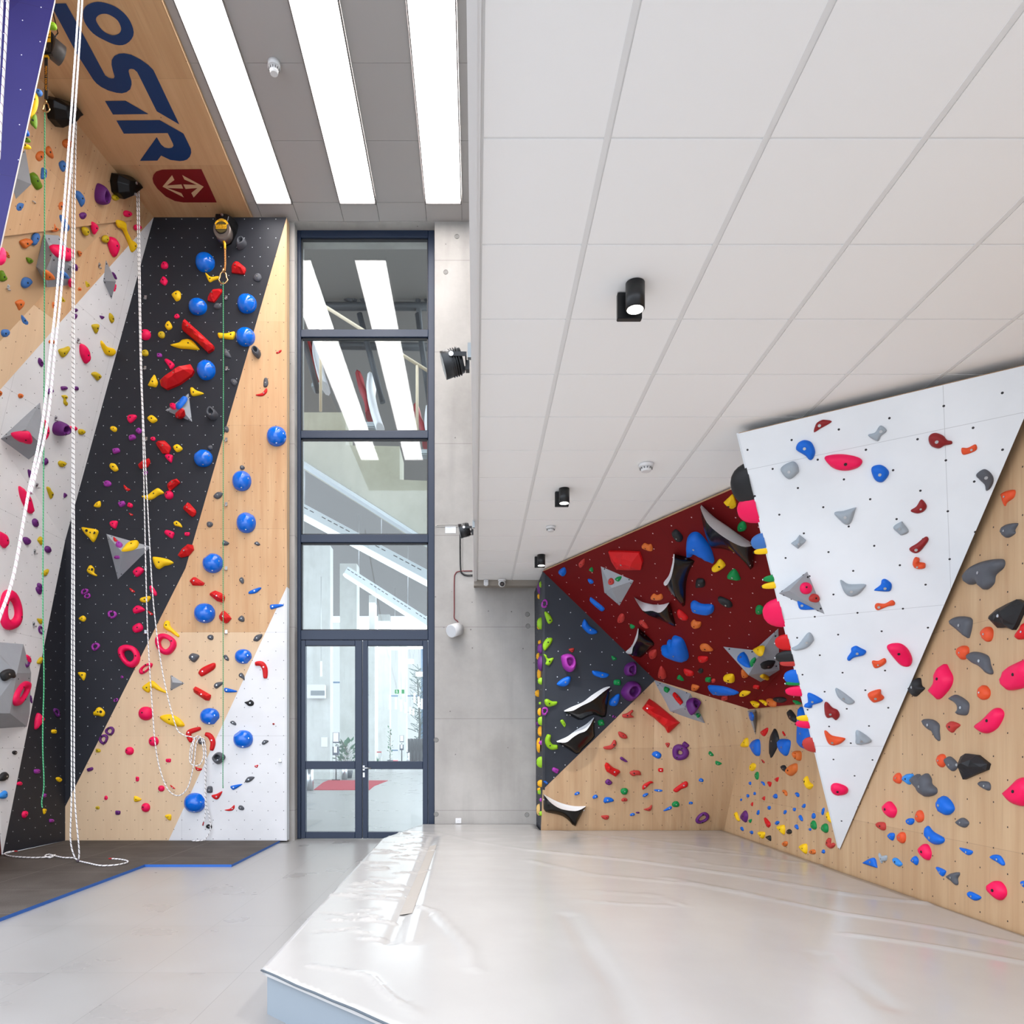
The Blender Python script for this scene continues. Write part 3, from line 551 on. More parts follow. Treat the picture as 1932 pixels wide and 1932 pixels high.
 'r p 895 1605 980 1580 1020 1520 1050 1545 1040 1590 985 1635 910 1632;V p 1095 1740 1115 1725 1185 1780 1165 1790 1105 1760;R f 905 1840 932 1782 1000 1850 1110 1900 1045 1970 935 1905;r p 1643 1560 1698 1560 1675 1615;B p 1473 1695 1530 1655 1590 1690 1585 1735 1545 1745;'
 'V r 1825 1672 205 190;V q 1890 1580 85 55 -40;E q 1658 905 70 55 -30;R s 60 1742 950 1795 1015 1845 1075;'
 'N e 112 335 35 55;V e 128 410 50 130;N e 92 505 35 90;V e 130 590 50 190;N e 105 720 40 150;L e 130 805 45 90;N e 82 955 45 90;L e 115 1075 25 35;N e 108 1180 35 100;L e 125 1290 45 110;V e 88 1320 35 60;N e 113 1415 40 130;N e 95 1585 35 190;M e 135 1555 30 55;L e 125 1790 60 140;N e 100 1790 30 120',
'R5': 'N e 125 890 50 90;N e 103 965 35 50;L e 107 995 35 60;M e 125 1088 22 45;T e 95 1210 35 150;L e 125 1255 30 60;B p 163 865 195 862 218 885 200 900;r p 1212 765 1240 735 1325 735 1348 785 1290 790 1250 800;R q 1588 727 65 50;V p 915 870 950 835 1000 880 965 910 925 895;'
 'R p 1370 965 1375 910 1460 862 1500 880 1460 895 1420 935;R p 1740 970 1790 925 1880 865 1918 880 1910 930 1840 960 1780 998;B o 572 1012 65 35 25;B o 792 1052 65 45 25;E o 1147 985 90 78;B p 895 1100 915 1060 980 1062 1020 1100 960 1122 905 1125;r o 1147 1088 72 45;'
 'B o 1403 1030 75 35 30;B o 1558 975 110 28 -5;r p 1380 1205 1440 1185 1478 1150 1478 1195 1450 1225;E o 1770 1143 88 75;B p 1622 1215 1710 1165 1718 1200 1640 1225;r p 865 1285 955 1280 945 1325 900 1325;B o 1245 1268 60 35 10;V o 1310 1245 45 22',
'R6': 'E p 235 270 255 240 302 290 265 300;E p 318 370 335 358 398 390 360 412 325 400;B o 147 593 62 42 -15;B q 22 870 50 32;V r 163 1052 180 110 35;Y p 630 160 700 75 710 180 640 188;B p 740 160 780 110 845 105 852 270 815 297 760 240;'
 'B p 1090 110 1150 90 1218 120 1200 250 1160 297 1100 220;r p 880 340 915 370 905 385;O j 1265 260 1290 235 1345 245 1350 330 1325 355 1280 310;Y o 772 432 105 60 75;K p 1118 420 1160 412 1185 470 1170 495 1130 460;O p 1185 470 1220 415 1295 390 1300 480 1235 540 1190 515;'
 'E o 822 537 95 48 88;R p 1038 580 1085 555 1070 612;B o 740 630 40 28 90;B p 875 608 910 620 920 660 895 645;R p 952 612 998 620 980 675;Y p 1400 580 1430 542 1455 610 1500 655 1455 705 1410 650;O p 1132 720 1165 712 1190 750 1180 785;B o 713 783 42 32 90;B o 796 755 38 28 90;'
 'B o 632 830 32 18 80;R p 885 812 918 788 915 838;R p 747 885 775 858 770 908;B o 1048 787 60 45 90;B o 1315 768 62 38 -65;B o 972 928 48 35 90;B o 1394 905 55 35 70;B o 838 985 65 28 78;B o 1165 980 52 33 75;B o 1278 948 42 35 90;Y p 550 1010 575 980 600 1050 612 1082 590 1085;'
 'V p 628 1040 645 990 682 960 708 1010 705 1060 685 1105 640 1075;E p 722 1080 760 1065 745 1112;R p 922 1045 985 1120 960 1168 930 1110;B o 1357 1053 78 38 -70;B o 1070 1110 55 40 40;Y p 1065 1160 1150 1140 1150 1250 1110 1220;B o 1512 1027 68 45 90;B o 1627 970 90 28 80;'
 'E o 1512 1138 115 62 -80;B o 1306 1160 62 38 -65;K o 1215 1218 60 58;B o 643 1183 55 30 -70;B o 759 1227 45 33 -70;Y p 840 1225 910 1222 912 1270 885 1302;K p 935 1280 985 1265 990 1330 950 1305;E o 1650 1175 115 75 90;B o 1468 1190 32 30;O o 1165 1365 68 55 60;'
 'r s 55 1705 1295 1692 1370 1725 1395 1760 1360;Y p 1335 1400 1390 1365 1425 1380 1420 1485 1370 1450;O o 1500 1463 70 62;B o 1630 1460 48 38 90;Y o 1705 1045 150 55 -70',
'R4': 'R p 110 90 140 75 235 160 220 195 150 170;O p 278 230 310 195 345 215 398 225 390 280 345 295 300 275;O p 388 520 410 488 470 490 530 540 540 570 430 568;R p 365 640 470 640 485 680 440 710 385 700;R p 190 810 205 790 300 825 305 870 230 865;K d 397 812 62 60;'
 'E f 112 900 145 865 193 930;E q 490 918 70 55;r d 552 932 55 50;Y p 672 890 710 860 780 855 805 890 800 950 740 950 690 930;B p 842 680 880 610 945 582 995 740 960 765 870 735;Y p 1045 570 1100 520 1160 502 1140 600 1100 628;E p 1000 730 1020 680 1068 652 1060 720 1020 770;'
 'K p 1110 745 1130 705 1290 685 1300 720 1250 775 1130 788;Y p 1120 880 1170 855 1245 900 1230 928 1150 900;O p 890 830 905 795 970 860 965 890 910 890;R q 1075 1008 80 45 -10;O p 285 1000 300 978 380 1005 345 1052 290 1040;B p 483 1000 560 995 700 1015 855 1078 780 1105 580 1105 520 1060;'
 'Y p 870 1090 910 1055 1005 1070 950 1115 880 1118;r q 688 1140 75 60;Y p 1005 1175 1075 1185 1105 1215 1080 1258 1045 1245;Y p 1108 1165 1150 1160 1200 1195 1190 1235 1160 1210;O p 1210 1155 1250 1145 1305 1180 1300 1245 1230 1235;K p 1290 1135 1400 1130 1438 1165 1380 1198 1300 1180;'
 'E p 1515 1170 1560 1170 1620 1205 1560 1220;V j 240 1190 285 1138 380 1195 380 1240 315 1338 265 1290;E p 345 1340 365 1322 400 1345 370 1378;B o 1015 1365 110 40 -80;K p 1458 1330 1475 1282 1505 1300 1550 1370 1545 1435 1490 1405;R p 1135 1550 1205 1500 1205 1550 1165 1605;'
 'K p 1245 1640 1290 1512 1335 1600 1335 1700 1260 1852 1240 1835;R p 1395 1540 1428 1590 1410 1598;B p 1600 1260 1650 1310 1700 1480 1725 1560 1710 1700 1660 1755 1580 1700 1580 1560;R x 1378 440 230;K x 1395 610 190;r x 1443 690 100;B x 1487 870 230;E x 1512 950 70;P x 1513 1040 150;Y x 1637 1370 90;P x 1632 1450 130;r x 1705 1700 230',
'W1': 'm p 1075 935 1100 830 1160 785 1210 775 1305 800 1165 885;B p 840 1140 870 1075 950 1042 1040 1075 1088 1190 1060 1280 1015 1295 960 1240 860 1180;P p 1212 1280 1275 1240 1450 1228 1640 1265 1703 1325 1640 1400 1480 1438 1320 1400;'
 'g p 638 1415 780 1322 850 1355 875 1430 860 1475 745 1548;g p 1778 975 1870 940 1937 850 2022 915 1950 985 1900 1052',
'W2': 'B p -52 1400 60 1365 150 1420 170 1490 100 1580 25 1580 -30 1520;m p 688 1020 720 965 790 950 880 985 930 1040 990 1055 990 1090 900 1110 820 1148 720 1110;X p 1118 1145 1200 1140 1300 1095 1310 1170 1145 1230;G p 1310 1490 1410 1420 1500 1470 1538 1560 1500 1660 1440 1697 1420 1620 1350 1550;'
 'X p 1645 1725 1795 1685 1790 1780 1700 1850 1675 1895 1650 1800',
'W3': 'g p 1062 195 1180 170 1330 128 1338 150 1280 320 1215 345 1150 300;g f 497 590 560 550 605 485 700 560 590 660;P d 703 1173 155 157;r o 808 1303 140 110 -15;B p 575 1300 600 1290 805 1435 780 1450 630 1450 590 1390;g p 1140 1085 1165 1078 1250 1125 1440 1125 1470 1150 1380 1250 1270 1280 1190 1220;'
 'B p 1590 1190 1665 1130 1680 1070 1730 1058 1800 1110 1808 1170 1770 1215 1600 1205;X p 1590 1400 1620 1370 1720 1375 1810 1330 1852 1360 1840 1395 1760 1410 1640 1458 1600 1440',
'W4': 'm p 455 165 530 110 595 20 665 100 630 170 540 200;g p 230 380 330 310 360 330 430 435 345 482 300 460;m p 438 660 540 590 650 505 690 540 650 610 570 700 500 715;X s 90 545 775 530 870 650 880;G p 1630 430 1680 350 1835 325 1800 410 1800 460 1710 515 1650 480;'
 'G p 1155 1000 1220 900 1400 820 1600 790 1650 830 1630 910 1535 1000 1510 1110 1420 1190 1350 1150 1320 1100 1220 1125 1160 1080;K f 1490 1530 1560 1450 1700 1375 1830 1315 1932 1370 1870 1510 1810 1650 1770 1715 1690 1680 1580 1690 1520 1620;'
 'G p 958 1610 1030 1550 1150 1540 1240 1590 1205 1800 1170 1805 1060 1720;X o 1447 1768 190 145 85;R p 1820 1790 1880 1700 1932 1620 2000 1650 1980 1800 1860 1840',
'W5': 'g p 90 300 180 250 310 97 380 170 360 230 280 300 150 328;B p 815 430 865 350 870 300 930 272 990 300 1062 340 1030 390 910 420 845 462;X p 1138 480 1155 460 1220 465 1300 430 1325 480 1270 530 1195 558 1160 540;P p 1340 310 1370 252 1500 243 1600 310 1660 430 1650 510 1590 540 1490 500;'
 'B p 300 890 370 900 490 970 480 1000 410 1025 365 1040 350 1075 260 1065 265 1030 305 1000;g p 665 820 760 870 900 980 900 1015 840 1030 760 990 690 920;X p 1085 895 1240 838 1260 900 1297 945 1250 985 1150 1000;m p 520 1020 560 1010 620 1075 690 1110 718 1180 670 1235 620 1200 560 1205 525 1150;'
 'X p 518 1390 545 1380 620 1440 770 1470 788 1490 720 1545 620 1562 560 1520;g p 945 1370 1130 1500 1040 1550 935 1545 928 1480;K p 1615 820 1680 720 1750 685 1770 780 1808 820 1760 870 1695 925 1640 890',
'W6': 'X o 1132 212 178 142 85;G p 1190 270 1230 215 1320 208 1450 260 1485 380 1515 470 1490 500 1420 470 1360 400 1240 340;P p 700 720 780 600 790 480 880 365 930 430 980 550 940 680 810 820 760 780;P p 1635 570 1700 430 1850 340 2000 300 2080 450 1950 640 1790 700 1690 690;'
 'G p 955 820 1000 775 1060 770 1190 860 1200 960 1170 1028 1080 1025 1045 1000 1080 930 1040 870;X o 1405 738 185 145 85;P p 1285 1165 1400 1080 1500 970 1580 935 1640 980 1640 1060 1560 1200 1430 1267 1310 1215;G p 605 1110 640 1080 740 1090 815 1150 820 1240 828 1350 800 1355 740 1250 660 1200;'
 'r p 928 1160 980 1110 1090 1155 1040 1210 990 1258 940 1210;X o 852 1620 168 112 88;G p 905 1610 960 1568 1050 1650 1050 1720 990 1758 930 1680;K f 1100 1570 1160 1530 1310 1550 1452 1665 1430 1740 1260 1810 1130 1868 1100 1700',
'W7': 'P o 572 347 225 148 -12;S p 1395 190 1450 142 1530 150 1500 260 1470 275 1410 230;X o 1335 197 145 93 90;G p 1505 230 1585 140 1630 175 1700 132 1750 200 1760 270 1820 330 1810 400 1690 435 1610 370;P p 1145 570 1190 505 1240 505 1305 600 1290 680 1250 710 1180 670;'
 'r p 1060 790 1085 765 1160 775 1173 850 1140 875 1080 840;X o 1618 693 155 103 88;B o 1497 757 95 88;B p 1213 940 1230 908 1280 910 1290 950 1265 1007 1225 975;X o 1383 967 145 103 85;B p 1690 900 1720 815 1790 890 1920 970 1920 1030 1840 1060 1760 1030 1700 960;'
 'P p 1610 1120 1660 1055 1720 1065 1760 1170 1730 1260 1650 1220;B p 885 1290 1020 1230 1058 1340 1045 1358 900 1310;g p 1090 1165 1125 1205 1190 1200 1185 1265 1140 1280 1125 1305 1105 1250;S p 1275 1240 1320 1235 1390 1310 1350 1345 1290 1300;B p 1510 1265 1560 1207 1600 1260 1580 1325 1540 1300',
'W8': 'G p 1325 130 1370 97 1460 105 1490 160 1470 218 1380 180;P p 1665 260 1750 160 1850 65 1960 60 2050 200 1932 400 1830 405 1720 350;B p 805 380 865 288 950 340 1005 450 960 520 900 535 830 490;G p 1048 620 1120 572 1180 600 1205 650 1150 700 1060 660;'
 'B p 1090 965 1130 965 1250 1000 1250 1040 1200 1058 1130 1010;B p 1488 1090 1540 1052 1620 1070 1675 1165 1650 1195 1580 1150;B p 790 1210 890 1250 908 1280 870 1335 820 1280;G p 925 1345 970 1300 1070 1280 1085 1310 1060 1360 1065 1430 1040 1447 990 1400;'
 'B p 1198 1560 1230 1532 1350 1590 1360 1625 1290 1650 1220 1610;P p 1460 1480 1510 1405 1600 1400 1670 1480 1680 1580 1610 1645 1520 1590;B p 1885 1410 1932 1395 1990 1450 1932 1480',
}
BOLT = None
def bolt_mesh():
    bm = bmesh.new(); bm_cyl(bm, (0, 0, -.004), (0, 0, .003), 1, seg=8)
    for v in bm.verts: v.co.z = v.co.z
    me = bpy.data.meshes.new('mounting_bolt'); bm.to_mesh(me); bm.free(); me.materials.append(M_steel); return me
BOLT = bolt_mesh()
BOLTD = BOLT.copy(); BOLTD.materials[0] = M_dark
def poly_area(p): return sum(p[i-1][0]*p[i][1]-p[i][0]*p[i-1][1] for i in range(len(p)))/2
def inside(p, x, y):
    r = False
    for i in range(len(p)):
        a, b = p[i], p[i-1]
        if (a[1] > y) != (b[1] > y) and x < (b[0]-a[0])*(y-a[1])/(b[1]-a[1])+a[0]: r = not r
    return r
def edged(p, x, y):
    m = 1e9
    for i in range(len(p)):
        ax, ay = p[i-1]; bx, by = p[i]; dx, dy = bx-ax, by-ay; L = dx*dx+dy*dy
        t = 0 if L == 0 else max(0, min(1, ((x-ax)*dx+(y-ay)*dy)/L)); m = min(m, math.hypot(x-ax-t*dx, y-ay-t*dy))
    return m
def pole(p):
    xs, ys = [q[0] for q in p], [q[1] for q in p]; best = (-1, 0, 0)
    for i in range(1, 14):
        for j in range(1, 14):
            x = min(xs)+(max(xs)-min(xs))*i/14; y = min(ys)+(max(ys)-min(ys))*j/14
            if inside(p, x, y):
                d = edged(p, x, y)
                if d > best[0]: best = (d, x, y)
    return best
def resample(p, n):
    L = [0]
    for i in range(len(p)): L.append(L[-1]+math.dist(p[i], p[(i+1) % len(p)]))
    out = []; k = 0
    for i in range(n):
        t = L[-1]*i/n
        while L[k+1] < t: k += 1
        f = (t-L[k])/max(1e-9, L[k+1]-L[k]); a, b = p[k], p[(k+1) % len(p)]; out.append((a[0]+(b[0]-a[0])*f, a[1]+(b[1]-a[1])*f))
    return out
def puff(pts, h, rnd, facet=False):
    """closed, softly inflated body over an outline lying on the wall (z = 0)"""
    bm = bmesh.new(); n = len(pts)
    dmax, ox, oy = pole(pts); xs, ys = [q[0] for q in pts], [q[1] for q in pts]
    cand = [(q[0], q[1]) for q in pts]; sp = dmax*(.36 if not facet else .62)
    x = min(xs); r = 0
    while x < max(xs):
        y = min(ys)+(sp/2 if r % 2 else 0)
        while y < max(ys):
            if inside(pts, x, y) and edged(pts, x, y) > sp*.42: cand.append((x, y))
            y += sp
        x += sp*.87; r += 1
    cand.append((ox, oy))
    vs, _, fs = delaunay_2d_cdt([Vector(c) for c in cand], [(i, (i+1) % n) for i in range(n)], [], 1, 1e-6)[:3]
    tx, ty = rnd.uniform(-.25, .25), rnd.uniform(.0, .35); ext = max(max(xs)-min(xs), max(ys)-min(ys))
    bv = []; ns = rnd.uniform(0, 100)
    for v in vs:
        d = edged(pts, v.x, v.y); t = min(1, d/(dmax*.85)); prof = math.sqrt(max(0, 1-(1-t)**2)) if not facet else min(1, t*1.15)
        z = h*(.28+.72*prof)*(1+tx*(v.x-ox)/ext*2*t+ty*(v.y-oy)/ext*2*t)
        z += h*.13*noise.noise(Vector((v.x/ext*3.2+ns, v.y/ext*3.2, ns)))*t
        if facet: z += h*rnd.uniform(-.12, .12)*t
        bv.append(bm.verts.new((v.x, v.y, z)))
    for f in fs:
        try: bm.faces.new([bv[i] for i in f])
        except ValueError: pass
    bmesh.ops.recalc_face_normals(bm, faces=bm.faces[:])
    if bm.faces and sum(f.normal.z*f.calc_area() for f in bm.faces) < 0: bmesh.ops.reverse_faces(bm, faces=bm.faces[:])
    e = [e for e in bm.edges if e.is_boundary]; r = bmesh.ops.extrude_edge_only(bm, edges=e)
    for g_ in r['geom']:
        if isinstance(g_, bmesh.types.BMVert): g_.co.z = -.004
    for v in list(bm.verts):
        if not v.link_faces: bm.verts.remove(v)
    bmesh.ops.recalc_face_normals(bm, faces=bm.faces[:])
    z = h
    return bm, (ox, oy, h*(1+ty*0))
def rings_body(pts, c, prof, n=None):
    bm = bmesh.new(); R = []
    for s, z in prof:
        if s == 0: R.append([bm.verts.new((c[0], c[1], z))])
        else: R.append([bm.verts.new((c[0]+(x-c[0])*s, c[1]+(y-c[1])*s, z)) for x, y in pts])
    m = len(pts)
    for a, b in zip(R[:-1], R[1:]):
        for i in range(m):
            j = (i+1) % m
            if len(b) == 1: bm.faces.new((a[i], a[j], b[0]))
            else: bm.faces.new((a[i], a[j], b[j], b[i]))
    bmesh.ops.recalc_face_normals(bm, faces=bm.faces[:])
    return bm
NAMES = dict(d='dome_hold', D='dome_hold', r='ring_hold', f='wedge_hold', j='pocket_hold', h='lace_hold', s='crescent_hold')
NOUN = dict(d='round dome', D='large glossy dome', r='ring', f='angular wedge', j='pocket jug', h='two-holed lace hold', s='bent bar')
def frame_at(n):
    u = Vector((0, 0, 1)).cross(n)
    if u.length < .05: u = Vector((1, 0, 0))
    u.normalize(); return u, n.cross(u)
def finish(bm, p0, u, v, n, c, kind, name, noun, surf, phrase, px, py, size, boltpos, brad, mat=None, smooth=True, nb=1):
    o = addobj(name, bm, mat or holdmat(c), smooth=smooth)
    M = Matrix((u, v, n)).transposed().to_4x4(); M.translation = p0; o.matrix_world = M
    for k, bp in enumerate(boltpos):
        b = bpy.data.objects.new('mounting_bolt', BOLT if (c in 'GKRBEgXm' or kind == 'D') else BOLTD); COL.objects.link(b); b.parent = o
        b.location = bp; b.scale = (brad, brad, 1)
    HOLDS.append(dict(o=o, c=c, kind=kind, noun=noun, surf=surf, phrase=phrase, px=px, py=py, size=size)); return o
def surf_z(o_bm, x, y):
    t = BVHTree.FromBMesh(o_bm); h = t.ray_cast(Vector((x, y, 5)), Vector((0, 0, -1)))
    return h[0].z if h[0] else 0
def build_hold(tl, c, kind, a, idx):
    rnd = random.Random(hash((tl, idx, kind)) if 0 else idx*977+sum(map(ord, tl))*31)
    k = TILES[tl][2]/1932
    if kind == 'e':                       # sits on the narrow end face, seen almost edge on
        (bx, by), = toframe(tl, [(a[0]+a[2]/2, a[1])]); bx = max(1011.5, min(1021.5, bx))
        Y = .875*F/(bx-CX); h = a[2]*k*Y/F*1.0; vs = a[3]*k*Y/F
        p0 = Vector((.875, Y, EYE+(CY-by)/F*Y)); n = Vector((-1, 0, 0)); u, v = frame_at(n)
        pts = [(math.cos(2*PI*i/14)*vs*.3*(1+.15*rnd.uniform(-1, 1)), math.sin(2*PI*i/14)*vs*.5) for i in range(14)]
        bm = rings_body(pts, (0, 0), [(1, -.004)]+[(math.cos(t*PI/12)**.8, max(.02, h)*math.sin(t*PI/12)) for t in range(0, 6)]+[(0, max(.02, h))]); bp = (0, 0, max(.02, h))
        return finish(bm, p0, u, v, n, c, kind, 'hand_hold', 'knob', 'wall_boulder_end', 'the narrow charcoal boulder end', a[0], by, vs, [bp], .009)
    if kind == 'x':                       # sits on the hidden flank of the white prow, peeking past its edge
        (lx_, cy), = toframe(tl, [(a[0], a[1])]); f = (cy-818)/(1603-818); E = None
        for s_ in range(201):
            q = T1.lerp(A, s_/200)
            if CY-(q.z-EYE)/q.y*F >= cy: E = q; break
        ex = CX+E.x/E.y*F; vs = a[2]*k*E.y/F; h = max(.03, (ex-lx_)*E.y/F)
        n = (S1-T1).cross(A-T1).normalized()
        if n.x > 0: n = -n
        p0 = E+(S1-T1).normalized()*vs*.22; d_ = n.x and (E.x-p0.x)
        ed = (A-T1).normalized(); u = ed; v = n.cross(u)
        h = h/max(.5, abs(n.x))+.04
        pts = [(math.cos(2*PI*i/18)*vs*.5, math.sin(2*PI*i/18)*vs*.22) for i in range(18)]
        bm = rings_body(pts, (0, 0), [(1, -.004)]+[(math.cos(t*PI/12)**.8, max(.02, h)*math.sin(t*PI/12)) for t in range(0, 6)]+[(0, max(.02, h))]); bp = (0, 0, max(.02, h))
        return finish(bm, p0, u, v, n, c, kind, 'hand_hold', 'knob', 'wall_prow_flank', 'the hidden flank of the white prow', ex, cy, vs, [bp], .01, smooth=True)
    if kind in 'oqdDr':
        w, h_, rot = a[2], a[3], (a[4] if len(a) > 4 else 0)*PI/180; ex = {'q': 3.4}.get(kind, 2.15)
        raw = []; ph = rnd.uniform(0, 6)
        for i in range(28):
            t = 2*PI*i/28; cs, sn = math.cos(t), math.sin(t)
            q = 1+(0 if kind in 'dD' else .05*math.sin(3*t+ph)+.035*math.sin(2*t+ph*2))
            X = math.copysign(abs(cs)**(2/ex), cs)*w/2*q; Yv = math.copysign(abs(sn)**(2/ex), sn)*h_/2*q
            raw.append((a[0]+X*math.cos(rot)-Yv*math.sin(rot), a[1]-X*math.sin(rot)-Yv*math.cos(rot)))
    elif kind == 's':
        wd = a[0]; P = catmull([Vector((a[i], a[i+1])) for i in range(1, len(a), 2)], 6); Lf, Rt = [], []
        for i, p in enumerate(P):
            d = (P[min(len(P)-1, i+1)]-P[max(0, i-1)]).normalized(); t = i/(len(P)-1); r_ = wd/2*(.45+.55*math.sqrt(max(0, 1-(2*t-1)**2)))
            Lf.append(p+Vector((-d.y, d.x))*r_); Rt.append(p-Vector((-d.y, d.x))*r_)
        raw = [(p.x, p.y) for p in Lf+Rt[::-1]]
    else:
        P = [Vector((a[i], a[i+1])) for i in range(0, len(a), 2)]
        raw = [(p.x, p.y) for p in (catmull(P, 5, True) if kind != 'f' else P)]
    fr = toframe(tl, raw)
    ar = poly_area(fr)
    if ar == 0: return
    cx = sum((fr[i-1][0]+fr[i][0])*(fr[i-1][0]*fr[i][1]-fr[i][0]*fr[i-1][1]) for i in range(len(fr)))/(6*ar)
    cy = sum((fr[i-1][1]+fr[i][1])*(fr[i-1][0]*fr[i][1]-fr[i][0]*fr[i-1][1]) for i in range(len(fr)))/(6*ar)
    hit = cast(cx, cy)
    if not hit: print('MISS', tl, c, kind, a[:4]); return
    _, p0, n, surf, phrase = hit
    view = (CAM-p0).normalized(); ob = abs(view.dot(n))
    proj = lambda o_: [onplane(px, py, p0+n*o_, n) for px, py in fr]
    u, v = frame_at(n)
    loc = lambda q: [((p-p0).dot(u), (p-p0).dot(v)) for p in q]
    L0 = loc(proj(0)); dm = pole(L0)[0] if kind not in 'dDrq' else None
    wpx = max(p[0] for p in fr)-min(p[0] for p in fr); hpx = max(p[1] for p in fr)-min(p[1] for p in fr)
    dist = (p0-CAM).length; minor = min(wpx, hpx)*dist/F
    hf = dict(d=.40, D=.42, r=.22, f=.42, j=.62, s=.38, h=.3).get(kind, .40)
    h = minor*hf if kind not in 'oqp' else min(minor, 2*(dm or minor/2))*hf
    if kind == 's': h = a[0]*k*dist/F*.5
    h = min(h, .2); h = max(h, .014)
    pts = loc(proj(h*.30)); size = max(wpx, hpx)*dist/F
    if poly_area(pts) < 0: pts = pts[::-1]
    brad = .007 if size < .14 else .0105
    mat = M_gloss if kind == 'D' else None
    if kind in 'dD':
        c0 = (sum(p[0] for p in pts)/len(pts), sum(p[1] for p in pts)/len(pts))
        prof = [(1, -.004)]+[(math.cos(t*PI/2/8), h*math.sin(t*PI/2/8)) for t in range(1, 8)]+[(0, h)]
        bm = rings_body(pts, c0, prof)
        if kind == 'D':                   # one shaved side, as on the photographed spheres
            ang = rnd.choice([.6, .9, 1.1, -.7, 2.2]); rr = minor/2
            d = Vector((math.cos(ang), math.sin(ang), .55)).normalized()
            pc = Vector((c0[0], c0[1], 0))+d*rr*.82
            res = bmesh.ops.bisect_plane(bm, geom=bm.verts[:]+bm.edges[:]+bm.faces[:], plane_co=pc, plane_no=d, clear_outer=True)
            cv = [g_ for g_ in res['geom_cut'] if isinstance(g_, bmesh.types.BMVert)]
            if len(cv) > 2:
                cc = sum((q.co for q in cv), Vector())/len(cv); ea = d.orthogonal().normalized(); eb = d.cross(ea)
                cv.sort(key=lambda q: math.atan2((q.co-cc).dot(eb), (q.co-cc).dot(ea)))
                nv = [bm.verts.new(q.co) for q in cv]; nf = bm.faces.new(nv)
                if nrm([q.co for q in nv]).dot(d) < 0: nf.normal_flip()
        R_ = minor/2
        bp = [(c0[0]-.02, c0[1]+.01, h*1.0)] if kind == 'd' else [(c0[0]+R_*.72, c0[1]+R_*.1, surf_z(bm, c0[0]+R_*.72, c0[1]+R_*.1)), (c0[0]+R_*.1, c0[1]-R_*.75, surf_z(bm, c0[0]+R_*.1, c0[1]-R_*.75))]
        nm, no = NAMES[kind], NOUN[kind]
    elif kind == 'r':
        c0 = (sum(p[0] for p in pts)/len(pts), sum(p[1] for p in pts)/len(pts)); q = .27 if min(a[2], a[3]) > 150 and c == 'V' else .5
        prof = [(1, -.004), (1.0, h*.35), (.94, h*.8), ((.88+q)/2+.06, h), ((.88+q)/2-.06, h), (q+.03, h*.75), (q, h*.3), (q, -.004)]
        bm = rings_body(pts, c0, prof); mid = (1+q)/2
        i0 = len(pts)//5; bp = [(c0[0]+(pts[j][0]-c0[0])*mid, c0[1]+(pts[j][1]-c0[1])*mid, h) for j in (i0, i0+len(pts)//2)]
        nm, no = NAMES['r'], NOUN['r']
    elif kind == 'j':
        d0, ox, oy = pole(pts); pts = resample(pts, 28); q = min(.45, .42)
        c0 = (ox+d0*.1, oy+d0*.1)
        prof = [(1, -.004), (1, h*.25), (.9, h*.62), (.76, h*.9), (.62, h), (.52, h*.97), (.44, h*.75), (.36, h*.3), (.2, h*.18), (0, h*.16)]
        bm = rings_body(pts, c0, prof); bp = [(c0[0], c0[1]-d0*.66, surf_z(bm, c0[0], c0[1]-d0*.66))]
        nm, no = NAMES['j'], NOUN['j']
    else:
        if kind == 'f': pts = resample(pts, 14) if len(pts) < 7 else pts
        bm, b = puff(pts, h, rnd, kind == 'f'); bp = [(b[0], b[1], surf_z(bm, b[0], b[1]))]
        asp = max(wpx, hpx)/max(1, min(wpx, hpx))
        if kind in NAMES: nm, no = NAMES[kind], NOUN[kind]
        elif size < .115: nm, no = 'foot_hold', ('sliver' if asp > 1.9 else 'chip' if kind == 'p' else 'pebble')
        else: nm, no = 'hand_hold', ('long rail' if asp > 2.1 else 'block' if kind == 'q' else 'smooth sloper' if kind == 'o' else 'shaped grip')
        if kind == 'h':                   # two dark finger pockets
            d0 = pole(pts)[0]
            for sx in (-.9, .9):
                x, y = b[0]+sx*d0*.8, b[1]+(.35*d0 if sx < 0 else 0)
                if inside(pts, x, y): bp.append((x, y, surf_z(bm, x, y)))
    fl = kind == 'f'
    o = finish(bm, p0, u, v, n, c, kind, nm, no, surf, phrase, cx, cy, size, bp, brad, mat, smooth=not fl)
    if kind == 'h':
        for b_ in [x for x in o.children][1:]: b_.name = 'finger_pocket'; b_.scale = (.02, .02, 1)
    if kind == 'D':
        for p in o.data.polygons:
            if len(p.vertices) > 4: p.use_smooth = False
    return o
for tl, txt in DATA.items():
    for i, e in enumerate(txt.split(';')):
        w = e.split()
        if len(w) < 4: continue
        try: build_hold(tl, w[0], w[1], [float(x) for x in w[2:]], i)
        except Exception as ex: print('ERR', tl, e, repr(ex))
